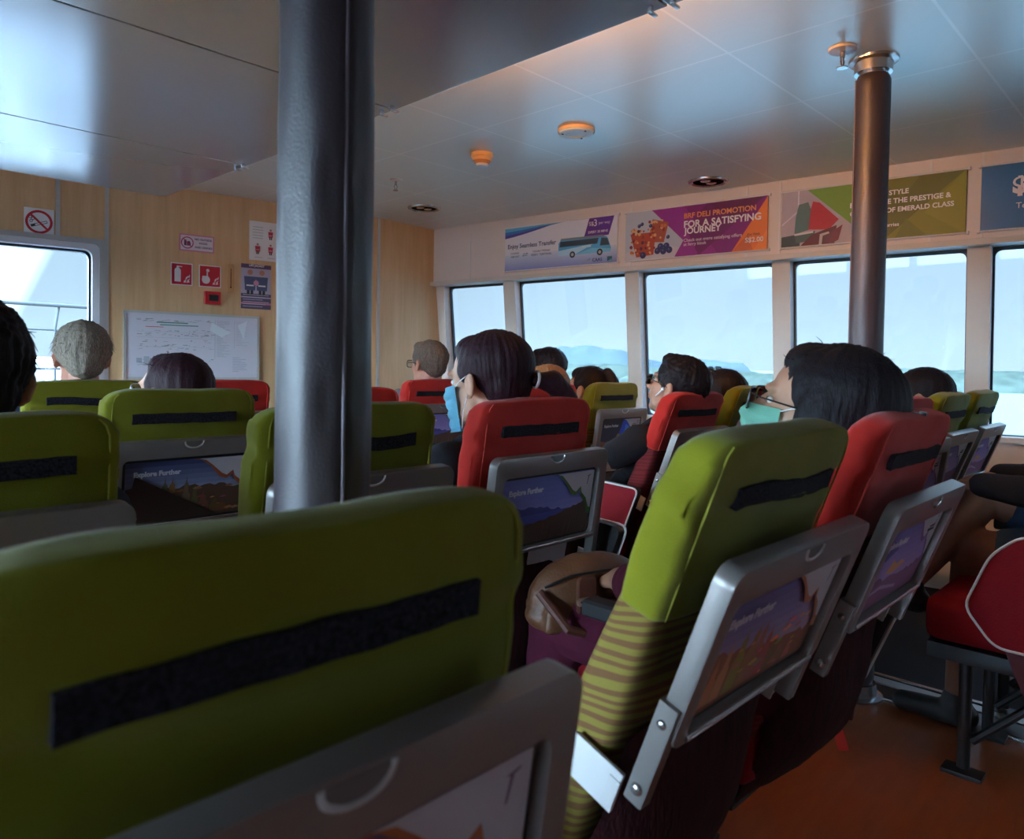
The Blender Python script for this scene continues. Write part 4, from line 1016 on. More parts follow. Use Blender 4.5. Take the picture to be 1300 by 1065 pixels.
# front block, left to right
person('man with short black hair and a large ear, cut off by the left edge', (0.20, 1.33, 0.56), (0.215, 1.36, 1.075), yaw=0.05, pitch=-0.05, skin='ruddy', hair='black', style='short', shirt='navy', shirtcol=(0.02, 0.03, 0.06), vox=0.006)
person('grey-haired man in a dark shirt facing the whiteboard wall', (0.82, 3.10, 0.56), (0.845, 2.97+0.06, 1.115), yaw=-0.08, skin='ruddy', hair='grey', style='spiky', shirt='navy', shirtcol=(0.015, 0.02, 0.045), hscale=1.04, rr=(1.12, 1))
person('dark-haired passenger with thin glasses seated in front of the whiteboard', (0.82, 2.16, 0.54), (0.835, 2.17, 1.015), yaw=0.45, pitch=0.1, skin='fair', hair='plum', style='bunlow', shirt='white', shirtcol=(0.4, 0.4, 0.42), acc=(('glasses', (0.5, 0.5, 0.55)),), hscale=0.97)
person('woman in a light blue face mask with a low ponytail', (1.30, 1.36, 0.56), (1.315, 1.365, 1.070), yaw=0.22, pitch=-0.10, skin='tan', hair='plum', style='tied', shirt='black', shirtcol=(0.018, 0.017, 0.022), sleeve=1.6, vox=0.006,
       acc=(('mask', (0.20, 0.52, 0.68)), ('ponytail', [(0.035, -0.118, 0.005), (0.075, -0.150, -0.005), (0.11, -0.165, -0.05), (0.12, -0.165, -0.12)], [0.019, 0.030, 0.030, 0.018])), hscale=1.04)
person('woman with long dark hair, black-rimmed glasses and a mint green mask', (1.35, 0.63, 0.56), (1.385, 0.548, 1.035), yaw=0.22, pitch=0.22, skin='tan', hair='black', style='long', shirt='maroon', shirtcol=(0.10, 0.012, 0.03), trous=(0.09, 0.010, 0.03), sleeve=1.5, vox=0.006,
       acc=(('mask', (0.30, 0.68, 0.52)), ('glasses', (0.03, 0.03, 0.035), (0.112, 0.008)), ('clip', (0.01, -0.150, 0.035))), hscale=1.06)
person('man in a sleeveless top with wire glasses near the forward corner', (2.50, 3.13, 0.56), (2.56, 3.12, 1.115), yaw=0.10, skin='ruddy', hair='brown', style='short', shirt='grey', shirtcol=(0.2, 0.2, 0.22), sleeve=0, acc=(('glasses', (0.05, 0.05, 0.05), (0.103, 0.008)),), rr=(1.15, 1))
person('fair-haired passenger seen over the shoulder of the masked woman', (2.55, 2.35, 0.54), (2.625, 2.33, 0.995), skin='fair', hair='fair', style='long', shirt='white', shirtcol=(0.4, 0.38, 0.36))
person('dark short-haired man beyond the fair-haired passenger by the second window', (3.44, 3.10, 0.56), (3.40, 3.0, 1.085), skin='tan', hair='black', style='short', shirt='navy', shirtcol=(0.02, 0.03, 0.06), hscale=1.12)
person('girl with a high dark ponytail in front of the hills', (3.03, 2.38, 0.54), (3.035, 2.40, 0.995), yaw=0.25, skin='tan', hair='black', style='pony', shirt='pink', shirtcol=(0.4, 0.15, 0.2),
       acc=(('ponytail', [(0, -0.085, 0.085), (0, -0.125, 0.095), (0, -0.155, 0.05), (0, -0.155, -0.06)], [0.018, 0.030, 0.032, 0.022]),))
person('man in a black shirt with glasses and a white earbud, leaning back', (2.52, 1.74, 0.56), (2.535, 1.555, 1.04), yaw=0.15, pitch=0.30, skin='tan', hair='black', style='short', shirt='black', shirtcol=(0.010, 0.010, 0.012), arms='rest', sleeve=0.62, vox=0.006, acc=(('glasses', (0.02, 0.02, 0.02), (0.103, 0.008)), ('earbud',)), hscale=1.02)
person('passenger with sunglasses pushed up on dark hair', (3.03, 1.72, 0.54), (3.03, 1.63, 0.985), skin='tan', hair='black', style='short', shirt='grey', shirtcol=(0.2, 0.2, 0.22), acc=(('glasses', (0.03, 0.10, 0.11), (0.03, 0.128), mat('sunglass_lens', (0.02, 0.05, 0.06), 0.1)),))
person('passenger with close-cropped black hair at right before the fourth window', (3.00, 0.98, 0.54), (3.03, 0.82, 1.01), yaw=0.2, skin='tan', hair='black', style='crop', shirt='navy', shirtcol=(0.02, 0.03, 0.06))
person('passenger with crossed bare legs and denim shorts at the right edge', (2.76, 0.13, 0.58), (2.76, 0.08, 1.13), skin='brown', hair='black', style='short', shirt='black', shirtcol=(0.012, 0.012, 0.014), trous=(0.045, 0.09, 0.16), shorts=True, legs='cross', arms='knee', sleeve=1.95, vox=0.007)

# ================================================================ bags
LEATH = mat('brown_leather', (0.17, 0.068, 0.032), 0.45, bump=0.5, bscale=180, var=0.3, vscale=14)
LEATD = mat('dark_brown_leather', (0.10, 0.030, 0.018), 0.45, bump=0.5, bscale=180)
t = empty('handbag', (1.29, 1.0, 0.555), -0.35, 'brown leather handbag with pale buckle beside the knees of the long-haired woman', 'handbag')
bm = bmesh.new(); ell(bm, (0, 0, 0.07), (0.15, 0.060, 0.085)); ell(bm, (0, 0, 0.03), (0.155, 0.07, 0.055)); box(bm, (0, 0, 0.03), (0.27, 0.11, 0.06), 0.02, 3)
b_ = remesh(bm, 0.006, 5)
for v in b_.verts: v.co += v.normal*noise.noise(v.co*16)*0.006
fin(b_, 'bag_body', LEATH, t, angle=180)
bm = bmesh.new(); tube(bm, [(-0.13, -0.035, 0.10), (-0.08, -0.056, 0.125), (0, -0.062, 0.130), (0.08, -0.056, 0.125), (0.13, -0.035, 0.10)], 0.003, 6); fin(bm, 'zip', DARKMET, t)
for x in (-0.05, 0.07):
    bm = bmesh.new(); prism(bm, rrect(0.042, 0.10, 0.012, 4, x, 0.075), -0.078, -0.066, 'xz', 0.002); fin(bm, 'strap_tab', LEATD, t)
    bm = bmesh.new(); ring(bm, rrect(0.056, 0.016, 0.006, 4, x, 0.075), rrect(0.042, 0.006, 0.002, 4, x, 0.075), -0.084, -0.079, 'xz'); fin(bm, 'buckle', mat('pale_brass', (0.75, 0.62, 0.45), 0.3, metal=0.8), t)
bm = bmesh.new(); tube(bm, [(-0.14, -0.03, 0.09), (-0.11, -0.10, 0.03), (0.0, -0.12, -0.005), (0.12, -0.09, 0.03), (0.14, 0.0, 0.09)], 0.010, 8); fin(bm, 'carry_strap', LEATD, t)
t = empty('backpack', (3.22, 0.34, 0.505), 0.1, 'black backpack standing on the seat at the right edge below the window sill', 'backpack')
bm = bmesh.new(); ell(bm, (0, 0.03, 0.17), (0.17, 0.13, 0.19)); box(bm, (0, 0.03, 0.12), (0.30, 0.22, 0.24), 0.05, 3); b_ = remesh(bm, 0.008, 4)
for v in b_.verts: v.co += v.normal*noise.noise(v.co*10)*0.010; v.co.z = max(v.co.z, 0.0)
fin(b_, 'bag_body', mat('black_nylon', (0.012, 0.012, 0.014), 0.7, bump=0.6, bscale=300), t, angle=180)
bm = bmesh.new(); tube(bm, [(-0.04, 0.02, 0.34), (-0.04, 0.02, 0.385), (0.04, 0.02, 0.385), (0.04, 0.02, 0.34)], 0.008, 8); fin(bm, 'handle', BLACKP, t)
bm = bmesh.new(); prism(bm, rrect(0.22, 0.14, 0.03, 4, 0, 0.10), -0.115, -0.09, 'xz', 0.008); fin(bm, 'front_pocket', mat('black_nylon', (0.012, 0.012, 0.014)), t)
# ================================================================ banners over the starboard windows
def circ(cx, cy, r, n=28, sy=1.0): return [(cx+r*cos(2*pi*k/n), cy+r*sy*sin(2*pi*k/n)) for k in range(n)]
def rc(x0, y0, x1, y1): return [(x0, y0), (x1, y0), (x1, y1), (x0, y1)]
TW = mat('letter_white', (0.85, 0.84, 0.84), 0.5); TO = mat('letter_orange', (0.85, 0.30, 0.10), 0.5); TN = mat('letter_navy', (0.02, 0.05, 0.16), 0.5)
def banner(x0, x1, label, bgc, nm='ceiling_banner'):
    w_, h_ = x1-x0, 0.31
    o = sheet(nm, w_, h_, flatcol(bgc, 0.35), WM @ Matrix.Translation((x0, 1.80, 0.006)), label, 'banner', 0.006)
    for y in (0.0, h_):
        bm = bmesh.new(); tube(bm, [(-0.006, y, 0.004), (w_+0.008, y, 0.004)], 0.0055, 8); fin(bm, 'banner_rail', WHITE, o)
        for x in (-0.007, w_+0.009): fin(B((x, y, 0.004), (0.012, 0.016, 0.016), 0.002), 'end_cap', WHITE, o)
    return o, w_, h_
# 1 airport transfer
o, w_, h_ = banner(0.735, 1.665, 'white and blue banner reading Enjoy Seamless Transfer with a coach picture', (0.74, 0.76, 0.82))
pl = []
for i in range(9): c = 0.74-0.055*i; pl.append((rc(0, 0, w_, 0.115*(1-i/9)), (round(c*0.80, 3), round(c*0.92+0.02, 3), 0.80-0.02*i)))
def swoosh(y0, y1, y2, xe, c): return ([(0, y0)] + [(xe*k/10, y0+(h_-0.002-y0)*((k/10)**0.85)) for k in range(1, 11)] + [(xe*0.82, h_-0.001)] + [(xe*0.82*(1-k/8), y1+(h_-y1)*((1-k/8)**1.0)*0.98) for k in range(1, 9)], c)
pl.append(([(0, 0.235)] + [(0.45*k/12, 0.235+0.02*sin(k/12*1.4)+0.05*(k/12)**1.6) for k in range(1, 13)] + [(0.60, 0.308), (0.0, 0.308)], (0.10, 0.07, 0.38)))
pl.append(([(0, 0.258)] + [(0.50*k/12, 0.258+0.018*sin(k/12*1.4)+0.030*(k/12)**1.6) for k in range(1, 13)] + [(0.66, 0.308), (0.0, 0.308)], (0.05, 0.20, 0.55)))
pl.append(([(0, 0.280)] + [(0.50*k/12, 0.280+0.012*sin(k/12*1.4)+0.014*(k/12)**1.6) for k in range(1, 13)] + [(0.62, 0.308), (0.0, 0.308)], (0.12, 0.45, 0.68)))
pl.append(([(0.675, 0.185), (0.865, 0.185), (0.905, 0.306), (0.715, 0.306)], (0.13, 0.03, 0.30)))
# coach
pl.append(([(0.47, 0.075), (0.88, 0.075), (0.885, 0.10), (0.86, 0.165), (0.845, 0.18), (0.49, 0.185), (0.47, 0.16)], (0.10, 0.42, 0.72)))
pl.append(([(0.47, 0.075), (0.60, 0.075), (0.76, 0.14), (0.62, 0.125), (0.47, 0.11)], (0.45, 0.72, 0.86)))
pl.append(([(0.60, 0.075), (0.88, 0.075), (0.882, 0.095), (0.74, 0.11)], (0.20, 0.58, 0.80)))
pl.append(([(0.48, 0.135), (0.78, 0.135), (0.79, 0.172), (0.485, 0.172)], (0.05, 0.08, 0.12)))
pl.append(([(0.80, 0.12), (0.872, 0.12), (0.855, 0.165), (0.81, 0.172)], (0.06, 0.10, 0.14)))
pl.append(([(0.485, 0.178), (0.84, 0.176), (0.82, 0.190), (0.49, 0.192)], (0.22, 0.27, 0.33)))
for cx in (0.585, 0.80): pl.append((circ(cx, 0.078, 0.022), (0.03, 0.03, 0.035))); pl.append((circ(cx, 0.078, 0.011), (0.45, 0.45, 0.5)))
for x in (0.66, 0.70): pl.append((rc(x, 0.118, x+0.03, 0.128), (0.6, 0.8, 0.9)))
graphic('printed_picture', pl, o, I4, 0.006, 0.0001)
Z0 = 0.0095
text('heading_lettering', 'Enjoy Seamless Transfer', 0.03, 0.150, 0.42, TN, o, I4, z=Z0, bold=0.004)
text('place_lettering', 'CHANGI', 0.055, 0.118, 0.075, TN, o, I4, z=Z0); text('place_lettering', 'AIRPORT', 0.055, 0.094, 0.080, TN, o, I4, z=Z0)
text('place_lettering', 'TANAH MERAH', 0.25, 0.118, 0.15, TN, o, I4, z=Z0); text('place_lettering', 'FERRY TERMINAL', 0.24, 0.094, 0.175, TN, o, I4, z=Z0)
for k, (y, s_) in enumerate(((0.116, 1), (0.104, -1))):
    xc = 0.185; graphic('arrow_mark', [(rc(xc-0.022, y-0.0015, xc+0.022, y+0.0015), (0.02, 0.05, 0.16)), ([(xc+s_*0.026, y), (xc+s_*0.012, y+0.008*s_), (xc+s_*0.012, y)], (0.02, 0.05, 0.16))], o, I4, 0.0092, 0.0001)
text('price_lettering', 'S$', 0.715, 0.252, 0.035, TW, o, I4, z=Z0, bold=0.003); text('price_lettering', '3', 0.752, 0.250, None, TW, o, I4, size=0.062, z=Z0, bold=0.003); text('price_lettering', 'per way', 0.79, 0.254, 0.085, TW, o, I4, z=Z0)
text('price_lettering', 'EVERY 30 MINS', 0.71, 0.205, 0.15, TW, o, I4, z=Z0, bold=0.003)
text('logo_lettering', 'CAAS', 0.745, 0.018, 0.075, TN, o, I4, z=Z0, bold=0.004)
graphic('logo_mark', [(rc(0.858, 0.014, 0.895, 0.044), (0.04, 0.14, 0.22)), ([(0.862, 0.014), (0.892, 0.014), (0.892, 0.03)], (0.12, 0.45, 0.5)), ([(0.655, 0.022), (0.73, 0.022), (0.72, 0.028), (0.67, 0.027)], (0.35, 0.35, 0.45)), ([(0.70, 0.03), (0.73, 0.044), (0.725, 0.03)], (0.2, 0.25, 0.5))], o, I4, 0.0092, 0.0001)
# 2 deli
o, w_, h_ = banner(1.725, 2.635, 'purple and orange banner reading BRF DELI PROMOTION with berry dessert glasses', (0.24, 0.01, 0.20))
pl = [(rc(0, 0, w_, h_), (0.22, 0.01, 0.19)), ([(0.28, 0), (0.62, 0), (0.40, 0.31), (0.19, 0.31)], (0.30, 0.02, 0.26)), ([(0.50, 0), (0.90, 0.31), (0.55, 0.31), (0.42, 0.16)], (0.16, 0.008, 0.13)), ([(0.55, 0.31), (0.70, 0.20), (w_, 0.31)], (0.13, 0.01, 0.10)),
      ([(0, 0), (0.34, 0), (0.40, 0.10), (0.18, 0.31), (0, 0.31)], (0.50, 0.56, 0.64)), ([(0, 0), (0.34, 0), (0.375, 0.06), (0.20, 0.10), (0, 0.05)], (0.60, 0.60, 0.65)),
      ([(0.70, 0), (w_, 0), (w_, 0.31), (0.90, 0.29)], (0.80, 0.20, 0.03)), ([(0.70, 0), (0.83, 0), (0.80, 0.10)], (0.62, 0.14, 0.04)), ([(0.83, 0), (w_, 0), (w_, 0.12)], (0.86, 0.26, 0.05))]
rnd = random.Random(4)
pl.append(([(0.165, 0.11), (0.27, 0.10), (0.30, 0.22), (0.19, 0.25)], (0.42, 0.10, 0.05))); pl.append(([(0.035, 0.17), (0.215, 0.17), (0.20, 0.03), (0.08, 0.02)], (0.45, 0.08, 0.03)))
for k in range(60):
    x, y = rnd.uniform(0.04, 0.205), rnd.uniform(0.04, 0.20); pl.append((circ(x, y, rnd.uniform(0.006, 0.012), 8), rnd.choice([(0.62, 0.20, 0.05), (0.30, 0.03, 0.03), (0.75, 0.45, 0.2), (0.12, 0.02, 0.06), (0.50, 0.06, 0.04)])))
for k in range(26):
    x, y = rnd.uniform(0.17, 0.28), rnd.uniform(0.13, 0.24); pl.append((circ(x, y, rnd.uniform(0.006, 0.011), 8), rnd.choice([(0.62, 0.20, 0.05), (0.30, 0.03, 0.03), (0.75, 0.45, 0.2)])))
for x, y in ((0.23, 0.05), (0.27, 0.045), (0.31, 0.05), (0.25, 0.075), (0.29, 0.075), (0.13, 0.03), (0.10, 0.215), (0.12, 0.225), (0.30, 0.13), (0.18, 0.21)): pl.append((circ(x, y, 0.021 if y < 0.1 else 0.012, 14), (0.035, 0.035, 0.14))); pl.append((circ(x-0.004, y+0.005, 0.006, 8), (0.14, 0.16, 0.34)))
graphic('printed_picture', pl, o, I4, 0.006, 0.00005)
Z0 = 0.0125
text('heading_lettering', 'BRF DELI PROMOTION', 0.405, 0.228, 0.44, TO, o, I4, z=Z0, bold=0.005); text('heading_lettering', 'FOR A SATISFYING', 0.405, 0.172, 0.47, TW, o, I4, z=Z0, bold=0.006); text('heading_lettering', 'JOURNEY', 0.405, 0.122, 0.235, TW, o, I4, z=Z0, bold=0.006)
text('small_lettering', 'Check out more satisfying offers', 0.405, 0.082, 0.36, TW, o, I4, z=Z0); text('small_lettering', 'at ferry kiosk', 0.405, 0.058, 0.145, TW, o, I4, z=Z0)
text('price_lettering', 'S$2.00', 0.785, 0.045, 0.105, TW, o, I4, z=Z0, bold=0.004); text('small_lettering', 'For Nett', 0.80, 0.088, 0.07, INK, o, I4, z=Z0)
# 3 emerald class
o, w_, h_ = banner(2.715, 3.595, 'green banner about emerald class with a picture of red and grey seats', (0.10, 0.12, 0.012))
pl = [(rc(0, 0, w_, h_), (0.11, 0.125, 0.012)), ([(0.12, 0.31), (0.42, 0.0), (0.50, 0), (0.50, 0.31)], (0.16, 0.32, 0.03)), ([(0.5, 0.31), (0.60, 0.20), (0.68, 0.31)], (0.15, 0.17, 0.02)), ([(0.52, 0), (w_, 0.31), (w_, 0)], (0.20, 0.21, 0.015)), ([(0.57, 0), (0.62, 0.10), (0.72, 0)], (0.14, 0.16, 0.015)),
      ([(0.70, 0.12), (w_, 0.31), (w_, 0.0)], (0.24, 0.25, 0.02)),
      ([(0, 0), (0.42, 0), (0.36, 0.10), (0.13, 0.31), (0, 0.31)], (0.46, 0.40, 0.45)), (rc(0.085, 0.10, 0.092, 0.31), (0.7, 0.7, 0.75)), ([(0, 0.12), (0.10, 0.20), (0.10, 0.21), (0, 0.13)], (0.65, 0.6, 0.68)),
      ([(0.0, 0.0), (0.10, 0.0), (0.10, 0.07), (0.0, 0.06)], (0.03, 0.07, 0.08)), ([(0.07, 0.07), (0.15, 0.09), (0.155, 0.20), (0.14, 0.24), (0.09, 0.23), (0.075, 0.16)], (0.08, 0.17, 0.17)), ([(0.07, 0.07), (0.18, 0.08), (0.17, 0.03), (0.08, 0.02)], (0.06, 0.13, 0.14)),
      ([(0.145, 0.09), (0.25, 0.08), (0.30, 0.13), (0.27, 0.16), (0.20, 0.23), (0.165, 0.24), (0.155, 0.20)], (0.45, 0.008, 0.03)), ([(0.10, 0.0), (0.28, 0), (0.29, 0.10), (0.16, 0.06)], (0.10, 0.01, 0.03)), ([(0.07, 0.062), (0.17, 0.07), (0.17, 0.08), (0.07, 0.073)], (0.7, 0.68, 0.7)),
      ([(0.20, 0.0), (0.215, 0), (0.22, 0.05), (0.255, 0.06), (0.25, 0.07), (0.205, 0.06)], (0.6, 0.6, 0.62)), ([(0.25, 0.0), (0.30, 0.02), (0.32, 0.10), (0.27, 0.07)], (0.16, 0.012, 0.03))]
graphic('printed_picture', pl, o, I4, 0.006, 0.0001)
Z0 = 0.0085
text('heading_lettering', 'TRAVEL IN STYLE', 0.365, 0.224, 0.265, TW, o, I4, z=Z0, bold=0.006); text('heading_lettering', 'EXPERIENCE THE PRESTIGE &', 0.355, 0.180, 0.462, TW, o, I4, z=Z0, bold=0.006); text('heading_lettering', 'COMFORT OF EMERALD CLASS', 0.355, 0.136, 0.475, TW, o, I4, z=Z0, bold=0.006)
text('small_lettering', 'BOOK NOW', 0.425, 0.090, 0.105, TW, o, I4, z=Z0); text('small_lettering', 'Bintan Resort Ferries', 0.365, 0.064, 0.225, TW, o, I4, z=Z0, bold=0.004); text('small_lettering', 'www.brf.com.sg', 0.36, 0.022, 0.16, TW, o, I4, z=Z0)
# 4 blue
o, w_, h_ = banner(3.655, 4.50, 'blue banner cut by the right edge starting with a dollar sign', (0.004, 0.14, 0.34))
graphic('printed_picture', [(rc(0, 0, w_, h_), (0.004, 0.14, 0.34)), ([(0.3, 0), (0.6, 0.31), (w_, 0.31), (w_, 0)], (0.006, 0.20, 0.44))], o, I4, 0.006, 0.0002)
text('heading_lettering', '$ RESORT', 0.125, 0.150, 0.46, TW, o, I4, z=0.0075, bold=0.012); text('small_lettering', 'Tel: (65)', 0.14, 0.085, 0.13, TW, o, I4, z=0.0075)

# ================================================================ signs on the forward bulkhead
def fsign(nm, x0, y0, w_, h_, m_, label, cat, t=0.003): return sheet(nm, w_, h_, m_, FM @ Matrix.Translation((x0, y0, 0.002)), label, cat, t)
REDP_ = (0.52, 0.008, 0.03)
SIGNW = mat('sign_white', (0.78, 0.78, 0.78), 0.4); TK = INK; TR = mat('letter_red', (0.6, 0.02, 0.04), 0.5)
def arcring(cx, cy, ro, ri, n=36):
    """ring as quads"""
    return [([(cx+ro*cos(a), cy+ro*sin(a)), (cx+ro*cos(b), cy+ro*sin(b)), (cx+ri*cos(b), cy+ri*sin(b)), (cx+ri*cos(a), cy+ri*sin(a))]) for a, b in [(2*pi*k/n, 2*pi*(k+1)/n) for k in range(n)]]
def ringc(cx, cy, ro, ri, c): return [(circ(cx, cy, ro, 40), c), (circ(cx, cy, ri, 40), (0.78, 0.78, 0.78))]
o = fsign('no_smoking_sign', -2.17, 1.803, 0.142, 0.15, SIGNW, 'square no smoking sign with a red ring above the left window', 'sign')
pl = ringc(0.071, 0.075, 0.065, 0.052, (0.55, 0.01, 0.02))
def rot(pts, a, cx, cy): return [(cx+(x-cx)*cos(a)-(y-cy)*sin(a), cy+(x-cx)*sin(a)+(y-cy)*cos(a)) for x, y in pts]
pl.append((rot(rc(0.030, 0.058, 0.112, 0.072), 0.35, 0.071, 0.065), (0.03, 0.03, 0.03))); pl.append((rot(rc(0.052, 0.061, 0.109, 0.069), 0.35, 0.071, 0.065), (0.78, 0.78, 0.78)))
for x, y in ((0.034, 0.078), (0.042, 0.090), (0.030, 0.098)): pl += [(circ(x, y, 0.008, 12), (0.03, 0.03, 0.08)), (circ(x, y, 0.005, 12), (0.78, 0.78, 0.78))]
pl.append((rot(rc(0.013, 0.0695, 0.129, 0.0805), -0.785, 0.071, 0.075), (0.55, 0.01, 0.02)))
graphic('pictogram', pl, o, I4, 0.003, 0.0001)
o = fsign('food_sign', -1.37, 1.800, 0.207, 0.105, mat('sign_pink', (0.62, 0.22, 0.36), 0.4), 'pink-edged sign reading NO OUTSIDE FOOD AND DRINKS', 'sign')
pl = [(rc(0.008, 0.008, 0.199, 0.097), (0.70, 0.62, 0.68))] + [(circ(0.047, 0.052, 0.037, 30), (0.42, 0.03, 0.12)), (circ(0.047, 0.052, 0.031, 30), (0.70, 0.62, 0.68)), (rc(0.028, 0.034, 0.042, 0.070), (0.12, 0.03, 0.10)), (rc(0.044, 0.034, 0.066, 0.052), (0.12, 0.03, 0.10)), (circ(0.055, 0.053, 0.010, 14), (0.12, 0.03, 0.10)), (rot(rc(0.014, 0.049, 0.080, 0.055), -0.785, 0.047, 0.052), (0.42, 0.03, 0.12))]
graphic('pictogram', pl, o, I4, 0.003, 0.0001)
text('sign_lettering', 'NO OUTSIDE', 0.090, 0.071, 0.102, TN, o, I4, z=0.0042, bold=0.006); text('sign_lettering', 'FOOD', 0.117, 0.048, 0.048, TN, o, I4, z=0.0042, bold=0.006); text('sign_lettering', 'AND DRINKS', 0.090, 0.022, 0.105, TN, o, I4, z=0.0042, bold=0.006)
def flames(x, y, s_):
    return [([(x+s_*a, y+s_*b) for a, b in pts], (0.72, 0.68, 0.68)) for pts in ([(0, 0), (0.5, 0.05), (0.35, 0.35), (0.62, 0.6), (0.2, 0.42), (0.05, 0.25)], [(0.55, 0.0), (1.0, 0.12), (0.85, 0.4), (1.05, 0.8), (0.62, 0.45)], [(0.25, 0.5), (0.6, 0.75), (0.8, 1.25), (0.40, 0.95)], [(0.7, 0.85), (1.0, 1.0), (1.0, 1.5)])]
o = fsign('fire_extinguisher_sign', -1.418, 1.585, 0.127, 0.138, SIGNW, 'red sign with a white fire extinguisher and flames, left of the pair', 'sign')
pl = [(rc(0.006, 0.006, 0.121, 0.132), REDP_), (rc(0.022, 0.022, 0.058, 0.090), (0.72, 0.68, 0.68)), (circ(0.040, 0.090, 0.018, 18), (0.72, 0.68, 0.68)), (rc(0.034, 0.10, 0.046, 0.120), (0.72, 0.68, 0.68)), (rc(0.034, 0.112, 0.066, 0.118), (0.72, 0.68, 0.68))] + flames(0.074, 0.018, 0.036)
graphic('pictogram', pl, o, I4, 0.003, 0.0001)
o = fsign('fire_alarm_sign', -1.254, 1.585, 0.134, 0.138, SIGNW, 'red sign with a white hand at a fire alarm button, right of the pair', 'sign')
pl = [(rc(0.006, 0.006, 0.128, 0.132), REDP_), (circ(0.042, 0.046, 0.025, 18), (0.72, 0.68, 0.68)), (rc(0.020, 0.045, 0.056, 0.070), (0.72, 0.68, 0.68)), (rc(0.046, 0.06, 0.054, 0.095), (0.72, 0.68, 0.68)), (circ(0.053, 0.105, 0.010, 14), (0.72, 0.68, 0.68))] + flames(0.082, 0.018, 0.036)
graphic('pictogram', pl, o, I4, 0.003, 0.0001)
t = empty('fire_call_point', FM @ V((-1.175, 1.518, 0.002)), radians(-9), 'red manual fire call point box with a dark window under the alarm sign', 'fire alarm')
fin(B((0, -0.014, 0), (0.098, 0.028, 0.082), 0.005, 3), 'red_box', mat('call_red', (0.60, 0.012, 0.02), 0.35), t); fin(B((0.004, -0.030, 0.0), (0.058, 0.006, 0.040), 0.002), 'break_glass', BLACKP, t)
t = empty('thermometer', FM @ V((-1.062, 1.654, 0.002)), radians(-9), 'narrow wooden wall thermometer beside the fire alarm sign', 'thermometer')
bm = bmesh.new(); prism(bm, rrect(0.042, 0.182, 0.012, 4), -0.012, 0, 'xz', 0.002); fin(bm, 'wood_back', mat('thermo_wood', (0.55, 0.32, 0.14), 0.5), t)
bm = bmesh.new(); tube(bm, [(0, -0.014, -0.055), (0, -0.014, 0.06)], 0.0022, 8); ell(bm, (0, -0.014, -0.06), (0.005, 0.004, 0.005), seg=10); fin(bm, 'glass_tube', mat('thermo_red', (0.10, 0.01, 0.01), 0.2), t)
def figure(x, y, s_, body, skin_=(0.45, 0.22, 0.15)):
    return [(circ(x, y+0.80*s_, 0.12*s_, 12), skin_), ([(x-0.26*s_, y+0.62*s_), (x+0.26*s_, y+0.62*s_), (x+0.22*s_, y+0.02*s_), (x-0.22*s_, y+0.02*s_)], body), (rc(x-0.14*s_, y-0.22*s_, x-0.02*s_, y+0.02*s_), (0.03, 0.03, 0.04)), (rc(x+0.02*s_, y-0.22*s_, x+0.14*s_, y+0.02*s_), (0.03, 0.03, 0.04)), (rc(x-0.16*s_, y+0.20*s_, x+0.16*s_, y+0.26*s_), (0.7, 0.7, 0.7))]
o = fsign('instruction_poster', -0.945, 1.785, 0.30, 0.255, PAPER, 'white poster with small red life-vest figures, partly behind the thick pole', 'poster')
pl = []
for x, y in ((0.14, 0.165), (0.225, 0.165), (0.055, 0.065), (0.14, 0.065), (0.225, 0.065)): pl += figure(x, y-0.01, 0.062, (0.50, 0.03, 0.06))
for k in range(5): pl.append((rc(0.022, 0.215-0.018*k, 0.090, 0.219-0.018*k), (0.45, 0.45, 0.45)))
for x in (0.035, 0.12, 0.205): pl.append((rc(x, 0.018, x+0.05, 0.022), (0.45, 0.45, 0.45)))
graphic('printed_figures', pl, o, I4, 0.003, 0.00006)
o = fsign('life_jacket_poster', -0.995, 1.465, 0.195, 0.292, mat('poster_lilac', (0.42, 0.40, 0.52), 0.4), 'lilac poster with two figures in dark vests above lines of text', 'poster')
pl = [(rc(0, 0.265, 0.195, 0.292), (0.10, 0.06, 0.14)), (rc(0, 0.0, 0.195, 0.10), (0.09, 0.07, 0.14)), (rc(0, 0.03, 0.195, 0.042), (0.5, 0.2, 0.3)), (rc(0, 0.072, 0.195, 0.080), (0.4, 0.38, 0.5))] + figure(0.058, 0.118, 0.15, (0.06, 0.09, 0.18)) + figure(0.135, 0.118, 0.15, (0.06, 0.09, 0.18)) + [(circ(0.097, 0.17, 0.018, 12), (0.55, 0.25, 0.35))]
for k in range(6): pl.append((rc(0.012, 0.090-0.015*k, 0.18-0.02*(k % 3), 0.093-0.015*k), (0.55, 0.53, 0.62)))
graphic('printed_figures', pl, o, I4, 0.003, 0.00006)
text('poster_lettering', 'LIFE JACKET', 0.05, 0.272, 0.10, TW, o, I4, z=0.006, bold=0.004)
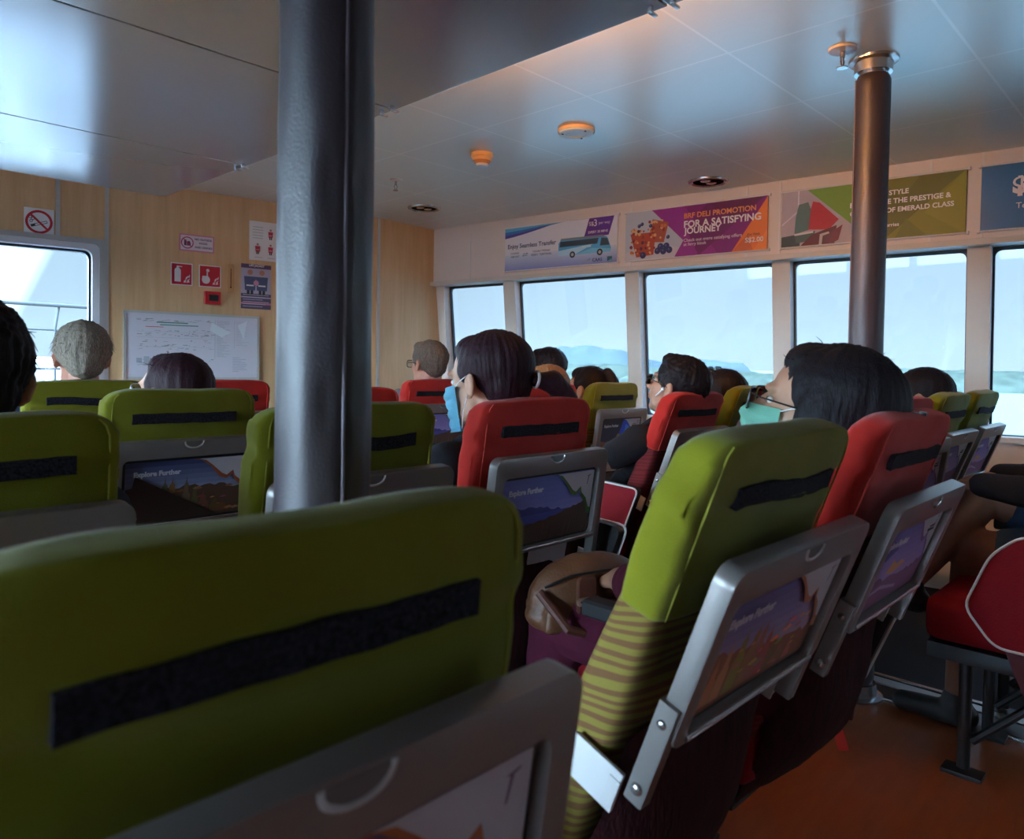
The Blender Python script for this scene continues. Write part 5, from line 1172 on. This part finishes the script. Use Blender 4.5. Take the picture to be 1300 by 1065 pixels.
# whiteboard with the vessel plan
t = empty('whiteboard', FM @ V((-1.675, 1.005, 0.0)), 0, 'framed whiteboard with a faint vessel plan on the wood wall', 'whiteboard')
t.matrix_world = FM @ Matrix.Translation((-1.678, 1.002, 0.0))
bw, bh = 0.80, 0.414
fin(B((bw/2, bh/2, 0.008), (bw-0.01, bh-0.01, 0.012)), 'board_surface', mat('board_white', (0.66, 0.66, 0.72), 0.25), t, smooth=False)
bm = bmesh.new(); ring(bm, rrect(bw, bh, 0.006, 3, bw/2, bh/2), rrect(bw-0.03, bh-0.03, 0.003, 3, bw/2, bh/2), 0.0, 0.020, 'xy'); fin(bm, 'board_frame', ALU, t)
pl = [(rc(0.03, 0.03, bw-0.03, bh-0.03), (0.64, 0.63, 0.70))]; rnd = random.Random(9)
GRY = (0.30, 0.32, 0.36)
pl += [(rc(0.18, 0.345, 0.36, 0.352), (0.10, 0.28, 0.22)), (rc(0.20, 0.330, 0.42, 0.337), (0.12, 0.32, 0.28)), (rc(0.12, 0.318, 0.22, 0.322), (0.55, 0.10, 0.12))]
for k in range(150):
    x = rnd.uniform(0.06, 0.50); y = rnd.choice([0.36, 0.30, 0.275, 0.27, 0.235, 0.21, 0.19, 0.12, 0.09]) + rnd.uniform(-0.008, 0.008); L = rnd.uniform(0.004, 0.03)
    pl.append((rc(x, y, x+L, y+rnd.uniform(0.0015, 0.005)), rnd.choice([GRY, (0.42, 0.44, 0.48), (0.35, 0.25, 0.25), (0.2, 0.35, 0.32)])))
for y in (0.29, 0.255, 0.20): pl.append((rc(0.07, y, 0.50, y+0.0015), (0.42, 0.44, 0.5)))
pl += [(rc(0.52, 0.13, 0.522, 0.38), GRY), (rc(0.64, 0.20, 0.642, 0.38), (0.4, 0.42, 0.48))]
for k in range(26): pl.append((rc(0.53, 0.37-0.009*k, 0.53+rnd.uniform(0.03, 0.09), 0.373-0.009*k), (0.42, 0.44, 0.5)))
for k in range(16): pl.append((rc(0.65, 0.37-0.010*k, 0.65+rnd.uniform(0.03, 0.09), 0.3725-0.010*k), (0.46, 0.48, 0.54)))
for k in range(9): pl.append((rc(0.63, 0.14-0.011*k, 0.63+rnd.uniform(0.04, 0.11), 0.1435-0.011*k), (0.40, 0.42, 0.5)))
pl += [(rc(0.07, 0.10, 0.10, 0.13), (0.35, 0.42, 0.50)), (rc(0.11, 0.10, 0.14, 0.14), (0.40, 0.46, 0.52)), ([(0.50, 0.36), (0.62, 0.30), (0.56, 0.27), (0.49, 0.31)], (0.70, 0.76, 0.80)), ([(0.66, 0.35), (0.72, 0.38), (0.70, 0.26)], (0.70, 0.75, 0.80))]
graphic('printed_plan', pl, t, I4, 0.014, 0.00001)
#END
